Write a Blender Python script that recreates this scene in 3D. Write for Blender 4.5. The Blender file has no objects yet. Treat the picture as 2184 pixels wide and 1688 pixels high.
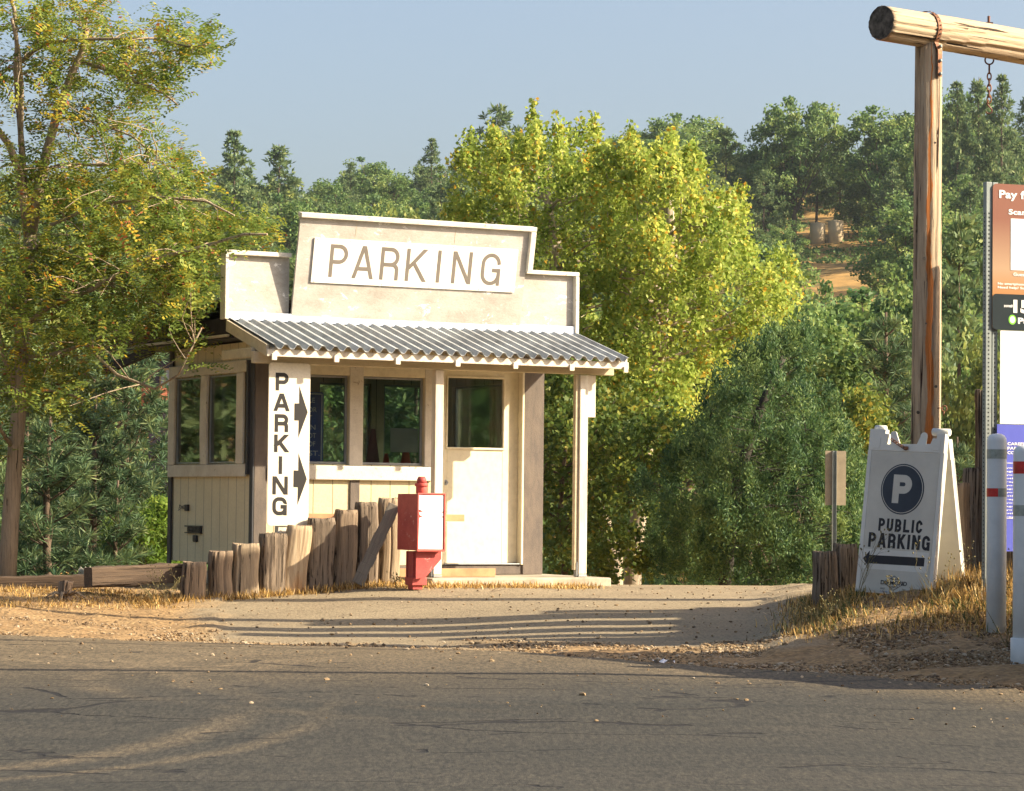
import bpy, bmesh, math, random
import numpy as np
from mathutils import Matrix, Vector
R = math.radians
random.seed(7)
rng = np.random.default_rng(7)
sc = bpy.context.scene
COL = sc.collection

# ---------------------------------------------------------------- camera, sky, sun, exposure
EYE = Vector((0, 0, 1.6))
PITCH, ROLL, FPX = R(2.157), R(0.6), 6000.0        # focal length in units of 1/2184 of the picture width
CAMM = (Matrix.Rotation(math.pi/2 + PITCH, 3, 'X') @ Matrix.Rotation(ROLL, 3, 'Z'))
cam = bpy.data.objects.new("camera", bpy.data.cameras.new("camera"))
COL.objects.link(cam)
cam.matrix_world = Matrix.Translation(EYE) @ CAMM.to_4x4()
cam.data.sensor_width = 36; cam.data.lens = 36*FPX/2184
cam.data.clip_start = 0.1; cam.data.clip_end = 5000
sc.camera = cam
SUN_AZ, SUN_EL = R(90+9), R(30)
SUN = Vector((math.sin(SUN_AZ)*math.cos(SUN_EL), math.cos(SUN_AZ)*math.cos(SUN_EL), math.sin(SUN_EL)))
world = bpy.data.worlds.new("World"); sc.world = world; world.use_nodes = True
wn = world.node_tree.nodes; wl = world.node_tree.links
sky = wn.new('ShaderNodeTexSky'); sky.sky_type = 'NISHITA'; sky.sun_disc = False
sky.sun_elevation = SUN_EL; sky.sun_rotation = SUN_AZ
sky.air_density = 1.0; sky.dust_density = 4.0; sky.ozone_density = 2.0
tintn = wn.new('ShaderNodeMix'); tintn.data_type = 'RGBA'; tintn.blend_type = 'MULTIPLY'; tintn.inputs[0].default_value = 1
wl.new(sky.outputs[0], tintn.inputs[6]); tintn.inputs[7].default_value = (1.05, .99, .97, 1)      # slight warm tint over the sky colour
wl.new(tintn.outputs[2], wn['Background'].inputs[0]); wn['Background'].inputs[1].default_value = 0.093
sl = bpy.data.lights.new("sun", 'SUN'); sl.energy = 5.0; sl.angle = R(0.5); sl.color = (1.0, 0.87, 0.67)
so = bpy.data.objects.new("sun", sl); COL.objects.link(so)
so.rotation_euler = SUN.to_track_quat('Z', 'Y').to_euler(); so.location = (20, -5, 30)
vs = sc.view_settings; vs.view_transform = 'Standard'; vs.look = 'None'; vs.gamma = 1.0
vs.use_curve_mapping = False; vs.exposure = 1.28

# ---------------------------------------------------------------- measuring helpers
def P(u, v, Y):
    d = CAMM @ Vector(((u-1092)/FPX, -(v-844)/FPX, -1.0))
    return EYE + d*(Y/d.y)
def proj(p):
    q = CAMM.transposed() @ (Vector(p)-EYE)
    return 1092+FPX*q.x/-q.z, 844-FPX*q.y/-q.z
A = R(28.5)
C0 = Vector((-2.442, 26.7, 0))
BOOTH = Matrix.Translation(C0) @ Matrix.Rotation(A, 4, 'Z')     # local x along the front, y into the booth

# ---------------------------------------------------------------- object helpers
def tag(o, label=None, cat=None, group=None, kind=None):
    if label: o['label'] = label
    if cat: o['category'] = cat
    if group: o['group'] = group
    if kind: o['kind'] = kind
    return o
def empty(name, M, label, cat, group=None):
    o = bpy.data.objects.new(name, None); COL.objects.link(o)
    o.matrix_world = M if isinstance(M, Matrix) else Matrix.Translation(Vector(M))
    o.empty_display_size = .2
    return tag(o, label, cat, group)
def link(name, me, parent=None, M=None):
    o = bpy.data.objects.new(name, me); COL.objects.link(o)
    if parent is not None: o.parent = parent
    if M is not None:
        if parent is not None: o.matrix_local = M
        else: o.matrix_world = M
    return o
def copy_tree(o, parent=None):
    c = o.copy(); COL.objects.link(c); c.parent = parent
    for ch in list(o.children): copy_tree(ch, c)
    return c

class MB:
    """collects shapes and links them as one mesh object"""
    def __init__(s): s.v = []; s.f = []; s.sm = []
    def raw(s, vs_, fs_, smooth=False, M=None):
        b = len(s.v)
        s.v += [tuple(M @ Vector(p)) if M is not None else tuple(p) for p in vs_]
        s.f += [tuple(i+b for i in f) for f in fs_]; s.sm += [smooth]*len(fs_)
        return s
    def box(s, x0, x1, y0, y1, z0, z1, M=None):
        if x0 > x1: x0, x1 = x1, x0
        if y0 > y1: y0, y1 = y1, y0
        if z0 > z1: z0, z1 = z1, z0
        v = [(x0,y0,z0),(x1,y0,z0),(x1,y1,z0),(x0,y1,z0),(x0,y0,z1),(x1,y0,z1),(x1,y1,z1),(x0,y1,z1)]
        return s.raw(v, [(0,3,2,1),(4,5,6,7),(0,1,5,4),(1,2,6,5),(2,3,7,6),(3,0,4,7)], False, M)
    def prism(s, pts, y0, y1, M=None):
        """outline pts (x,z), extruded along y"""
        n = len(pts)
        v = [(x, y0, z) for x, z in pts] + [(x, y1, z) for x, z in pts]
        f = [tuple(range(n)), tuple(range(2*n-1, n-1, -1))]
        f += [(i, i+n, (i+1) % n + n, (i+1) % n) for i in range(n)]
        return s.raw(v, f, False, M)
    def tube(s, pts, rad, seg=8, caps=True, M=None, smooth=True):
        pts = [Vector(p) for p in pts]
        if not hasattr(rad, '__len__'): rad = [rad]*len(pts)
        v = []; prev = None
        for i, p in enumerate(pts):
            t = (pts[min(i+1, len(pts)-1)] - pts[max(i-1, 0)]).normalized()
            if prev is None:
                a = t.cross(Vector((0,0,1)));
                if a.length < .05: a = t.cross(Vector((1,0,0)))
                a.normalize()
            else:
                a = (prev - t*prev.dot(t)).normalized()
            prev = a; b = t.cross(a)
            for k in range(seg):
                w = 2*math.pi*k/seg
                v.append(p + (a*math.cos(w) + b*math.sin(w))*rad[i])
        f = []
        for i in range(len(pts)-1):
            for k in range(seg):
                k2 = (k+1) % seg
                f.append((i*seg+k, i*seg+k2, (i+1)*seg+k2, (i+1)*seg+k))
        s.raw(v, f, smooth, M)
        if caps:
            n = len(s.v)-len(v)
            s.f.append(tuple(n+k for k in range(seg))[::-1]); s.sm.append(False)
            m = n+(len(pts)-1)*seg
            s.f.append(tuple(m+k for k in range(seg))); s.sm.append(False)
        return s
    def mesh(s, name, m):
        me = bpy.data.meshes.new(name); me.from_pydata(s.v, [], s.f)
        me.polygons.foreach_set('use_smooth', s.sm)
        if m: me.materials.append(m)
        me.update(); return me
    def build(s, name, m, parent=None, M=None, bevel=0):
        o = link(name, s.mesh(name, m), parent, M)
        if bevel:
            b = o.modifiers.new('bevel', 'BEVEL'); b.width = bevel; b.segments = 2; b.limit_method = 'ANGLE'
        return o

def np_mesh(name, V, F, m, attrs=None, smooth=False):
    """V (n,3), F (k,c) all faces with c corners; attrs {name: per-face float}"""
    me = bpy.data.meshes.new(name)
    V = np.ascontiguousarray(V, dtype=np.float32); F = np.ascontiguousarray(F, dtype=np.int32)
    k, c = F.shape
    me.vertices.add(len(V)); me.vertices.foreach_set('co', V.ravel())
    me.loops.add(k*c); me.loops.foreach_set('vertex_index', F.ravel())
    me.polygons.add(k)
    me.polygons.foreach_set('loop_start', np.arange(0, k*c, c, dtype=np.int32))
    me.polygons.foreach_set('loop_total', np.full(k, c, dtype=np.int32))
    me.polygons.foreach_set('use_smooth', np.full(k, smooth))
    if attrs:
        for an, (dom, arr) in attrs.items():
            at = me.attributes.new(an, 'FLOAT', dom); at.data.foreach_set('value', np.asarray(arr, dtype=np.float32))
    if m: me.materials.append(m)
    me.update(calc_edges=True); me.validate(); return me

# ---------------------------------------------------------------- materials
def rgb(c): return (c[0], c[1], c[2], 1.0)
class NT:
    def __init__(s, name):
        s.m = bpy.data.materials.new(name); s.m.use_nodes = True
        s.n = s.m.node_tree.nodes; s.l = s.m.node_tree.links
        s.b = s.n['Principled BSDF']; s.out = s.n['Material Output']
        s.b.inputs['Specular IOR Level'].default_value = .25
    def new(s, t, **kw):
        x = s.n.new(t)
        for k, v in kw.items(): setattr(x, k, v)
        return x
    def link(s, a, b): s.l.new(a, b)
    def setin(s, node, key, val):
        if hasattr(val, 'is_linked') or hasattr(val, 'links'): s.link(val, node.inputs[key])
        else: node.inputs[key].default_value = val
    def coord(s, scale=(1,1,1), kind='Object', rot=(0,0,0)):
        t = s.new('ShaderNodeTexCoord'); mp = s.new('ShaderNodeMapping')
        mp.inputs['Scale'].default_value = scale; mp.inputs['Rotation'].default_value = rot
        s.link(t.outputs[kind], mp.inputs[0]); return mp.outputs[0]
    def noise(s, vec, scale=5, detail=6, rough=.6, dist=0):
        x = s.new('ShaderNodeTexNoise'); s.link(vec, x.inputs['Vector'])
        x.inputs['Scale'].default_value = scale; x.inputs['Detail'].default_value = detail
        x.inputs['Roughness'].default_value = rough; x.inputs['Distortion'].default_value = dist
        return x.outputs[0]
    def ramp(s, fac, stops, const=False):
        x = s.new('ShaderNodeValToRGB'); s.link(fac, x.inputs[0])
        e = x.color_ramp.elements
        while len(e) < len(stops): e.new(.5)
        for i, (p, c) in enumerate(stops):
            e[i].position = p; e[i].color = rgb(c) if hasattr(c, '__len__') else (c, c, c, 1)
        if const: x.color_ramp.interpolation = 'CONSTANT'
        return x.outputs[0]
    def mix(s, fac, a, b, mode='MIX'):
        x = s.new('ShaderNodeMix', data_type='RGBA', blend_type=mode)
        s.setin(x, 0, fac)
        for i, c in ((6, a), (7, b)):
            if hasattr(c, 'links'): s.link(c, x.inputs[i])
            else: x.inputs[i].default_value = rgb(c)
        return x.outputs[2]
    def math(s, op, a, b=0, clamp=False):
        x = s.new('ShaderNodeMath', operation=op, use_clamp=clamp)
        s.setin(x, 0, a); s.setin(x, 1, b); return x.outputs[0]
    def attr(s, name):
        x = s.new('ShaderNodeAttribute', attribute_name=name); return x.outputs['Fac']
    def bump(s, h, strength=.4, dist=.01):
        x = s.new('ShaderNodeBump'); x.inputs['Strength'].default_value = strength
        x.inputs['Distance'].default_value = dist; s.link(h, x.inputs['Height'])
        s.link(x.outputs[0], s.b.inputs['Normal']); return x
    def color(s, c):
        if hasattr(c, 'links'): s.link(c, s.b.inputs['Base Color'])
        else: s.b.inputs['Base Color'].default_value = rgb(c)
    def rough(s, r):
        s.setin(s.b, 'Roughness', r); return s

def paint(name, base, base2, scale=4, rough=.6, grooves=None, bump=.15, dirt=None, stretch=(1,1,1), spec=.25):
    """painted surface with uneven patches, optional vertical groove lines (axis, pitch)"""
    t = NT(name); c = t.coord(stretch)
    n1 = t.noise(c, scale, 8, .65); col = t.ramp(n1, [(.35, base2), (.62, base)])
    n2 = t.noise(c, scale*14, 4, .7)
    col = t.mix(.18, col, t.ramp(n2, [(.3, (.25,.22,.18)), (.55, (1,1,1))]), 'MULTIPLY')
    if dirt:
        n3 = t.noise(c, scale*2.2, 10, .75, .6)
        col = t.mix(t.ramp(n3, [(dirt[1], 0), (dirt[1]+.03, 1)]), col, dirt[0])
    h = n2
    if grooves:
        ax, pitch = grooves
        s = t.new('ShaderNodeSeparateXYZ'); t.link(t.coord(), s.inputs[0])
        fr = t.math('FRACT', t.math('DIVIDE', s.outputs[ax], pitch))
        g = t.math('LESS_THAN', fr, .045)
        col = t.mix(t.math('MULTIPLY', g, .75), col, (.12,.09,.05)); h = t.math('SUBTRACT', t.math('MULTIPLY', n2, .3), g)
    t.color(col); t.rough(rough); t.bump(h, bump, .006); t.b.inputs['Specular IOR Level'].default_value = spec
    return t.m

def wood(name, light, dark, crack=(.03,.02,.012), scale=1.0, tint=None, bump=.6, axis=2, crackpos=.40):
    """weathered timber, grain along one axis"""
    t = NT(name); s = [14*scale]*3; s[axis] = .9*scale
    c = t.coord(tuple(s)); n1 = t.noise(c, 3.0, 8, .75, .35)
    col = t.ramp(n1, [(.28, dark), (.5, tuple((a+b)/2 for a, b in zip(light, dark))), (.72, light)])
    s2 = [26*scale]*3; s2[axis] = .7*scale
    n2 = t.noise(t.coord(tuple(s2)), 1.9, 5, .65, .8)
    cr = t.ramp(n2, [(crackpos-.03, 1), (crackpos+.015, 0)])
    col = t.mix(cr, col, crack)
    if tint:
        n3 = t.noise(t.coord((2.5,2.5,.8)), 1.3, 3, .5)
        col = t.mix(t.ramp(n3, [(.55, 0), (.68, .8)]), col, tint)
    t.color(col); t.rough(.85)
    t.bump(t.math('SUBTRACT', n1, t.math('MULTIPLY', cr, .9)), bump, .012)
    return t.m

def plain(name, c, rough=.5, metal=0, spec=.3, var=.12, scale=6):
    t = NT(name); co = t.coord(); n = t.noise(co, scale, 6, .65)
    lo = tuple(max(0, x*(1-var*2)) for x in c); hi = tuple(min(1, x*(1+var)) for x in c)
    t.color(t.ramp(n, [(.3, lo), (.7, hi)])); t.rough(rough)
    t.b.inputs['Metallic'].default_value = metal; t.b.inputs['Specular IOR Level'].default_value = spec
    t.bump(t.noise(co, scale*20, 3), .08, .003)
    return t.m

def leafmat(name, stops, trans=.4, gloss=.08):
    t = NT(name); a = t.attr('tint'); col = t.ramp(a, stops)
    t.color(col); t.rough(.55)
    tr = t.new('ShaderNodeBsdfTranslucent'); t.link(col, tr.inputs[0])
    mx = t.new('ShaderNodeMixShader'); mx.inputs[0].default_value = trans
    t.b.inputs['Specular IOR Level'].default_value = gloss*3
    t.link(t.b.outputs[0], mx.inputs[1]); t.link(tr.outputs[0], mx.inputs[2]); t.link(mx.outputs[0], t.out.inputs[0])
    return t.m

M_ = {}
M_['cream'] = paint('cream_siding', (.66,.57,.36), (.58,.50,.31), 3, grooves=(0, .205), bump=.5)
M_['cream_side'] = paint('cream_siding_side', (.76,.67,.45), (.70,.61,.40), 3, grooves=(1, .205), bump=.5)  # same siding paint, base lightened to make up weak fill on the shaded side
M_['cream_plain'] = paint('cream_door_paint', (.78,.70,.50), (.75,.67,.47), 1.2, rough=.45, bump=.06)
M_['white_peel'] = paint('peeling_white_paint', (.74,.68,.56), (.66,.60,.48), 5, bump=.35, dirt=((.40,.33,.25), .60), stretch=(1,1,1))
M_['white_frame'] = paint('offwhite_window_frame', (.72,.66,.54), (.60,.54,.43), 5, bump=.3, dirt=((.36,.29,.21), .62))
M_['parapet'] = paint('faded_white_plywood', (.50,.465,.41), (.36,.33,.28), 2.2, bump=.4, dirt=((.80,.77,.70), .59), stretch=(1,1,1.8))
M_['sign_white'] = paint('sign_board_white', (.90,.86,.76), (.86,.82,.72), 2, rough=.5, bump=.03)
M_['vsign'] = paint('sign_enamel_cream', (.80,.73,.57), (.76,.69,.54), 3, rough=.4, bump=.05, dirt=((.42,.38,.36), .76))
M_['letter_tan'] = plain('faded_tan_lettering', (.18,.155,.125), .7, var=.06)
def speck(name, c, sp=(.55,.52,.42), thr=.70):
    t = NT(name); co = t.coord(); n = t.noise(co, 26, 5, .8)
    t.color(t.mix(t.ramp(n, [(thr, 0), (thr+.02, 1)]), c, sp)); t.rough(.6); return t.m
M_['letter_dark'] = speck('chipped_dark_lettering', (.025,.022,.02))
M_['dark_trim'] = paint('weathered_dark_trim', (.17,.135,.105), (.115,.095,.08), 6, bump=.6, dirt=((.42,.32,.18), .74), stretch=(2.5,2.5,.8))
M_['dark_side'] = plain('dark_trim_shaded', (.06,.06,.062), .6)  # shaded copy of the dark trim; side and soffit shade put into colour
M_['fascia_dark'] = wood('dark_fascia_wood', (.055,.04,.035), (.02,.017,.016))
M_['shingle'] = paint('old_shingle', (.16,.12,.09), (.07,.055,.045), 7, bump=.8)
M_['galv'] = plain('galvanised_corrugated_metal', (.36,.375,.37), .55, .0, .35, var=.22, scale=3)
M_['flash'] = plain('pale_flashing', (.50,.56,.66), .4, 0, .5, var=.08)
M_['beam'] = paint('raw_painted_beam', (.58,.49,.32), (.46,.38,.25), 4, bump=.5, dirt=((.2,.15,.1), .69), stretch=(.5,2,3))
M_['post_white'] = paint('worn_white_post', (.80,.75,.63), (.62,.52,.38), 3, bump=.5, dirt=((.40,.31,.2), .66), stretch=(4,4,.5))
M_['concrete'] = plain('concrete_slab', (.44,.38,.28), .9, var=.2, scale=5)
M_['orange_wood'] = plain('orange_stained_plank', (.55,.27,.13), .7, var=.15)
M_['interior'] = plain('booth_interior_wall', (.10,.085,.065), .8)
M_['alu'] = plain('aluminium_window_frame', (.30,.31,.31), .4, .5, .5)
M_['black'] = plain('black_metal_box', (.03,.03,.033), .5)
M_['red'] = paint('faded_red_paint', (.46,.09,.075), (.36,.06,.055), 5, rough=.55, bump=.2, dirt=((.52,.24,.20), .60))
M_['red_bright'] = paint('red_metal_rim', (.58,.12,.09), (.48,.09,.075), 6, rough=.5, bump=.15, dirt=((.62,.34,.26), .62))
M_['sticker'] = plain('sun_bleached_sticker', (.88,.82,.78), .45, var=.04)
M_['cone'] = plain('orange_traffic_cone', (.85,.06,.02), .45)
M_['conedark'] = plain('dusty_dark_cone', (.20,.05,.06), .6)
M_['paper'] = plain('blank_grey_paper', (.45,.43,.38), .7)
M_['blue_sign'] = plain('blue_sign_face', (.06,.13,.42), .4)
M_['text_pale'] = plain('pale_lettering', (.85,.85,.85), .5, var=.03)
M_['text_white'] = plain('white_lettering', (.86,.84,.80), .5, var=.03)
def glassmat():
    t = NT('window_glass')
    tr = t.new('ShaderNodeBsdfTransparent'); tr.inputs[0].default_value = (.74,.80,.78,1)
    gl = t.new('ShaderNodeBsdfGlossy'); gl.inputs['Roughness'].default_value = .03; gl.inputs[0].default_value = (.8,.8,.8,1)
    t.bumpn = None
    fr = t.new('ShaderNodeFresnel'); fr.inputs[0].default_value = 1.6
    mx = t.new('ShaderNodeMixShader')
    t.link(t.math('MINIMUM', t.math('MULTIPLY', fr.outputs[0], 1.35), .9), mx.inputs[0])
    t.link(tr.outputs[0], mx.inputs[1]); t.link(gl.outputs[0], mx.inputs[2]); t.link(mx.outputs[0], t.out.inputs[0])
    return t.m
M_['glass'] = glassmat()
M_['stumps'] = [wood('old_post_wood_brown', (.35,.255,.165), (.14,.10,.065), scale=.9, crackpos=.42),
                wood('old_post_wood_grey', (.44,.34,.22), (.20,.145,.09), scale=1.0, crackpos=.40),
                wood('old_post_wood_striped', (.30,.23,.16), (.11,.08,.055), scale=1.25, crackpos=.45),
                wood('pale_split_post_wood', (.52,.41,.27), (.30,.20,.11), scale=.7, tint=(.42,.20,.06), crackpos=.38)]
M_['grey_plank'] = wood('grey_plank_wood', (.30,.26,.20), (.15,.13,.105), scale=1.3, crackpos=.3)
M_['timber'] = wood('dark_timber_curb', (.16,.11,.07), (.06,.042,.03), axis=2)
M_['log'] = wood('bleached_log', (.56,.44,.29), (.34,.25,.16), scale=.75, tint=(.50,.17,.03), crackpos=.41, bump=.8)
def logmat():
    t = NT('gate_log_wood'); c = t.coord((11,11,.7)); n1 = t.noise(c, 3.0, 8, .75, .35)
    col = t.ramp(n1, [(.3, (.24,.17,.11)), (.5, (.42,.32,.21)), (.72, (.58,.46,.31))])
    n2 = t.noise(t.coord((20,20,.5)), 1.9, 5, .65, .8); cr = t.ramp(n2, [(.37, 1), (.42, 0)]); col = t.mix(cr, col, (.04,.02,.012))
    s = t.new('ShaderNodeSeparateXYZ'); t.link(t.coord(), s.inputs[0]); nz = t.noise(t.coord((3,3,1.2)), 1.5, 4, .6)
    xx = t.math('SUBTRACT', t.math('ADD', s.outputs[0], t.math('MULTIPLY', nz, .12)), .075)
    band = t.math('SUBTRACT', 1.0, t.math('DIVIDE', t.math('ABSOLUTE', xx), t.math('MULTIPLY', t.math('SUBTRACT', 4.6, s.outputs[2]), .011)), True)
    band = t.math('MULTIPLY', t.ramp(band, [(.0, 0), (.25, 1)]), t.math('LESS_THAN', s.outputs[1], 0.0))
    col = t.mix(t.math('MULTIPLY', band, .85), col, (.52,.15,.015)); t.color(col); t.rough(.85)
    t.bump(t.math('SUBTRACT', n1, t.math('MULTIPLY', cr, .9)), .8, .012); return t.m
M_['gatelog'] = logmat()
M_['logx'] = wood('bleached_crossbeam', (.66,.52,.33), (.46,.34,.2), scale=.75, axis=0, crackpos=.42, bump=.8)
M_['log_end'] = plain('dark_log_end_grain', (.11,.095,.075), .9, var=.6, scale=14)
M_['rust'] = plain('rusty_strap', (.30,.135,.07), .7, .2, var=.4, scale=20)
M_['rust_dark'] = plain('rusty_chain', (.16,.075,.05), .6, .4, var=.3, scale=20)
M_['aframe'] = plain('white_plastic', (.72,.70,.62), .45, var=.07, scale=3)
M_['aframe_face'] = plain('sign_insert_face', (.60,.57,.48), .5, var=.08, scale=3)
M_['ink'] = speck('black_ink', (.03,.03,.033), (.2,.18,.15), .76)
M_['navy'] = plain('dark_navy_disc', (.035,.045,.06), .5)
M_['bollard'] = plain('white_bollard_sleeve', (.66,.68,.66), .4, var=.06)
M_['band_grey'] = plain('grey_reflective_band', (.33,.36,.31), .35, var=.15, scale=30)
M_['band_red'] = plain('red_reflective_band', (.55,.03,.025), .35, var=.2, scale=20)
M_['galv_post'] = plain('perforated_steel_post', (.27,.30,.28), .5, .3, .4)
M_['signback'] = plain('bare_aluminium_sign_back', (.40,.33,.22), .5, .15)
M_['hole'] = plain('punched_hole', (.02,.02,.02), .9)
M_['white_board'] = plain('blank_white_board', (.82,.79,.74), .5, var=.03)
M_['blue_board'] = plain('blue_notice_board', (.10,.12,.50), .45, var=.06)
M_['teal_board'] = plain('dark_teal_board', (.012,.022,.026), .4)
M_['green'] = plain('bright_green_badge', (.22,.62,.05), .5)
def brownsign():
    t = NT('brown_gradient_print'); s = t.new('ShaderNodeSeparateXYZ'); t.link(t.coord(), s.inputs[0])
    t.color(t.ramp(t.math('DIVIDE', s.outputs[2], .75), [(0, (.50,.17,.02)), (.30, (.42,.19,.06)), (.55, (.42,.27,.16)), (1, (.24,.10,.065))])); t.rough(.45)
    return t.m
M_['brown_print'] = brownsign()
M_['cable'] = plain('black_cable', (.02,.02,.02), .6)
M_['utility'] = wood('utility_pole_wood', (.20,.14,.09), (.09,.06,.04))
M_['tank'] = plain('tan_water_tank', (.66,.52,.33), .6, var=.08, scale=.6)
M_['house'] = plain('dusky_house_wall', (.05,.04,.055), .8)
M_['house_trim'] = plain('ochre_window_trim', (.40,.28,.12), .7)
M_['house_red'] = plain('red_brown_deck', (.20,.06,.03), .8)
M_['picket'] = plain('pale_picket_paint', (.45,.43,.36), .7)
M_['shedwood'] = wood('shed_board_wood', (.30,.2,.12), (.14,.1,.06))

# ---------------------------------------------------------------- lettering
def text_mesh(s, w, h, depth=.004, bold=0.0, mat=None, name='lettering'):
    """text as a mesh in the x-z plane, stretched to w x h, lower left at 0,0, facing -y"""
    cu = bpy.data.curves.new('t', 'FONT'); cu.body = s; cu.size = 1; cu.offset = bold; cu.resolution_u = 4
    cu.space_character = 1.0+bold*1.6
    o = bpy.data.objects.new('t', cu); COL.objects.link(o)
    dg = bpy.context.evaluated_depsgraph_get(); dg.update()
    me = bpy.data.meshes.new_from_object(o.evaluated_get(dg))
    COL.objects.unlink(o); bpy.data.objects.remove(o)
    V = np.zeros(len(me.vertices)*3); me.vertices.foreach_get('co', V); V = V.reshape(-1, 3)
    F = [tuple(p.vertices) for p in me.polygons]
    bpy.data.meshes.remove(me)
    lo, hi = V.min(0), V.max(0)
    x = (V[:, 0]-lo[0])/(hi[0]-lo[0])*w; z = (V[:, 1]-lo[1])/(hi[1]-lo[1])*h
    return [(a, -depth, c) for a, c in zip(x, z)], F
def text_into(mb, s, x, z, w, h, depth=.004, bold=0.0, shear=0):
    v, f = text_mesh(s, w, h, depth, bold)
    mb.raw([(a+x+shear*c, b, c+z) for a, b, c in v], f)
def disc_pts(cx, cz, rx, rz, n=48): return [(cx+rx*math.cos(2*math.pi*k/n), cz+rz*math.sin(2*math.pi*k/n)) for k in range(n)]

# painted letters drawn as strokes: condensed or extended gothic capitals
def arc(cx, cz, rx, rz, a0, a1, n=10): return [(cx+rx*math.cos(R(a0+(a1-a0)*k/n)), cz+rz*math.sin(R(a0+(a1-a0)*k/n))) for k in range(n+1)]
def glyph_strokes(ch, W, H, t, rr=None):
    """centre lines of the strokes of a capital in a W x H box with stroke width t"""
    e = t/2; w, h = W-e, H-e; r = min(rr if rr else W*.5, (h-e)/2*.98, (w-e)*.98)
    m = H*.47
    if ch == 'I': return [[(W/2, 0), (W/2, H)]]
    if ch == 'P':
        q = min(r, (h-m)/2); return [[(e, 0), (e, H)], [(0, h), (w-q, h)]+arc(w-q, h-q, q, q, 90, 0)+arc(w-q, m+q, q, q, 0, -90)+[(0, m)]]
    if ch == 'R':
        q = min(r, (h-m)/2); return [[(e, 0), (e, H)], [(0, h), (w-q, h)]+arc(w-q, h-q, q, q, 90, 0)+arc(w-q, m+q, q, q, 0, -90)+[(0, m)], [(w-q*.9, m)]+arc(w-q*.7, m-q*.7, q*.7, q*.7, 80, 0, 6)+[(w, 0)]]
    if ch == 'B':
        q = min(r, (h-m)/2); q2 = min(r, (m-e)/2); return [[(e, 0), (e, H)], [(0, h), (w-q, h)]+arc(w-q, h-q, q*.92, q, 90, -90)+[(0, m)], [(w-q2, m)]+arc(w-q2, e+q2, q2, q2, 90, -90)+[(0, e)]]
    if ch == 'A': return [[(e*.9, 0), (W/2-e*.1, H)], [(W-e*.9, 0), (W/2+e*.1, H)], [(W*.2, H*.30), (W*.8, H*.30)]]
    if ch == 'K': return [[(e, 0), (e, H)], [(e, H*.36), (W-e*1.1, H)], [(W*.36, H*.58), (W-e*.8, 0)]]
    if ch == 'N': return [[(e, 0), (e, H)], [(w, 0), (w, H)], [(e, H), (w, 0)]]
    if ch == 'L': return [[(e, 0), (e, H)], [(0, e), (W, e)]]
    if ch == 'U': return [[(e, H), (e, r+e)]+arc(e+r, e+r, r, r, 180, 270)[0:]+arc(w-r, e+r, r, r, 270, 360)+[(w, H)]]
    if ch in 'CG':
        p = [(w, H*.68)]+arc(w-r, h-r, r, r, 0, 90)+arc(e+r, h-r, r, r, 90, 180)+arc(e+r, e+r, r, r, 180, 270)+arc(w-r, e+r, r, r, 270, 360)
        if ch == 'C': return [p+[(w, H*.34)]]
        return [p+[(w, H*.47)], [(W*.56, H*.47), (W, H*.47)], [(w, H*.47), (w, 0)]]
def glyph_into(mb, ch, x, z, W, H, t, y=0.0, rr=None, shear=0):
    for si, st_ in enumerate(glyph_strokes(ch, W, H, t, rr)):
        pts = []
        for p in st_:
            if not pts or math.hypot(p[0]-pts[-1][0], p[1]-pts[-1][1]) > 1e-4: pts.append(p)
        V = []
        for i, p in enumerate(pts):
            a_ = pts[max(i-1, 0)]; b_ = pts[min(i+1, len(pts)-1)]
            d = (b_[0]-a_[0], b_[1]-a_[1]); l = math.hypot(*d); nx_, nz_ = -d[1]/l, d[0]/l
            k = 1.0
            if 0 < i < len(pts)-1:
                d1_ = (p[0]-a_[0], p[1]-a_[1]); l1 = math.hypot(*d1_); k = 1/max(.5, abs((-d1_[1]/l1)*nx_+(d1_[0]/l1)*nz_))
            if len(pts) == 2 and abs(d[0]) > 1e-5 and abs(d[1]) > abs(d[0])*.3:    # slanted stroke: cut level
                k2 = t/2*l/abs(d[1]); V += [(p[0]+k2, p[1]), (p[0]-k2, p[1])]
                if d[1] > 0: V[-1], V[-2] = V[-2], V[-1]
            else: V += [(p[0]+nx_*t/2*k, p[1]+nz_*t/2*k), (p[0]-nx_*t/2*k, p[1]-nz_*t/2*k)]
        yy = y-.0002*si
        v3 = [(x+a_+shear*b_, yy, z+b_) for a_, b_ in V]; f = []
        for i in range(len(pts)-1):
            q = (2*i, 2*i+1, 2*i+3, 2*i+2); A0, B0, C0_ = v3[q[0]], v3[q[1]], v3[q[2]]
            cr = (B0[0]-A0[0])*(C0_[2]-A0[2])-(B0[2]-A0[2])*(C0_[0]-A0[0]); f.append(q if cr > 0 else q[::-1])
        mb.raw(v3, f)
def word_into(mb, s, x, z, w, H, t, y, gap=.22, rr=None, wr={'I': .0, 'N': 1.06, 'A': 1.1, 'K': 1.04, 'G': 1.03}):
    ws = [wr.get(c, 1.0) for c in s]; n = len(s)
    unit_ = (w-sum(t for c in s if c == 'I'))/(sum(ws)+gap*(n-1))
    for c, k in zip(s, ws):
        wc = t if c == 'I' else unit_*k; glyph_into(mb, c, x, z, wc, H, t, y, rr); x += wc+unit_*gap
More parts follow.
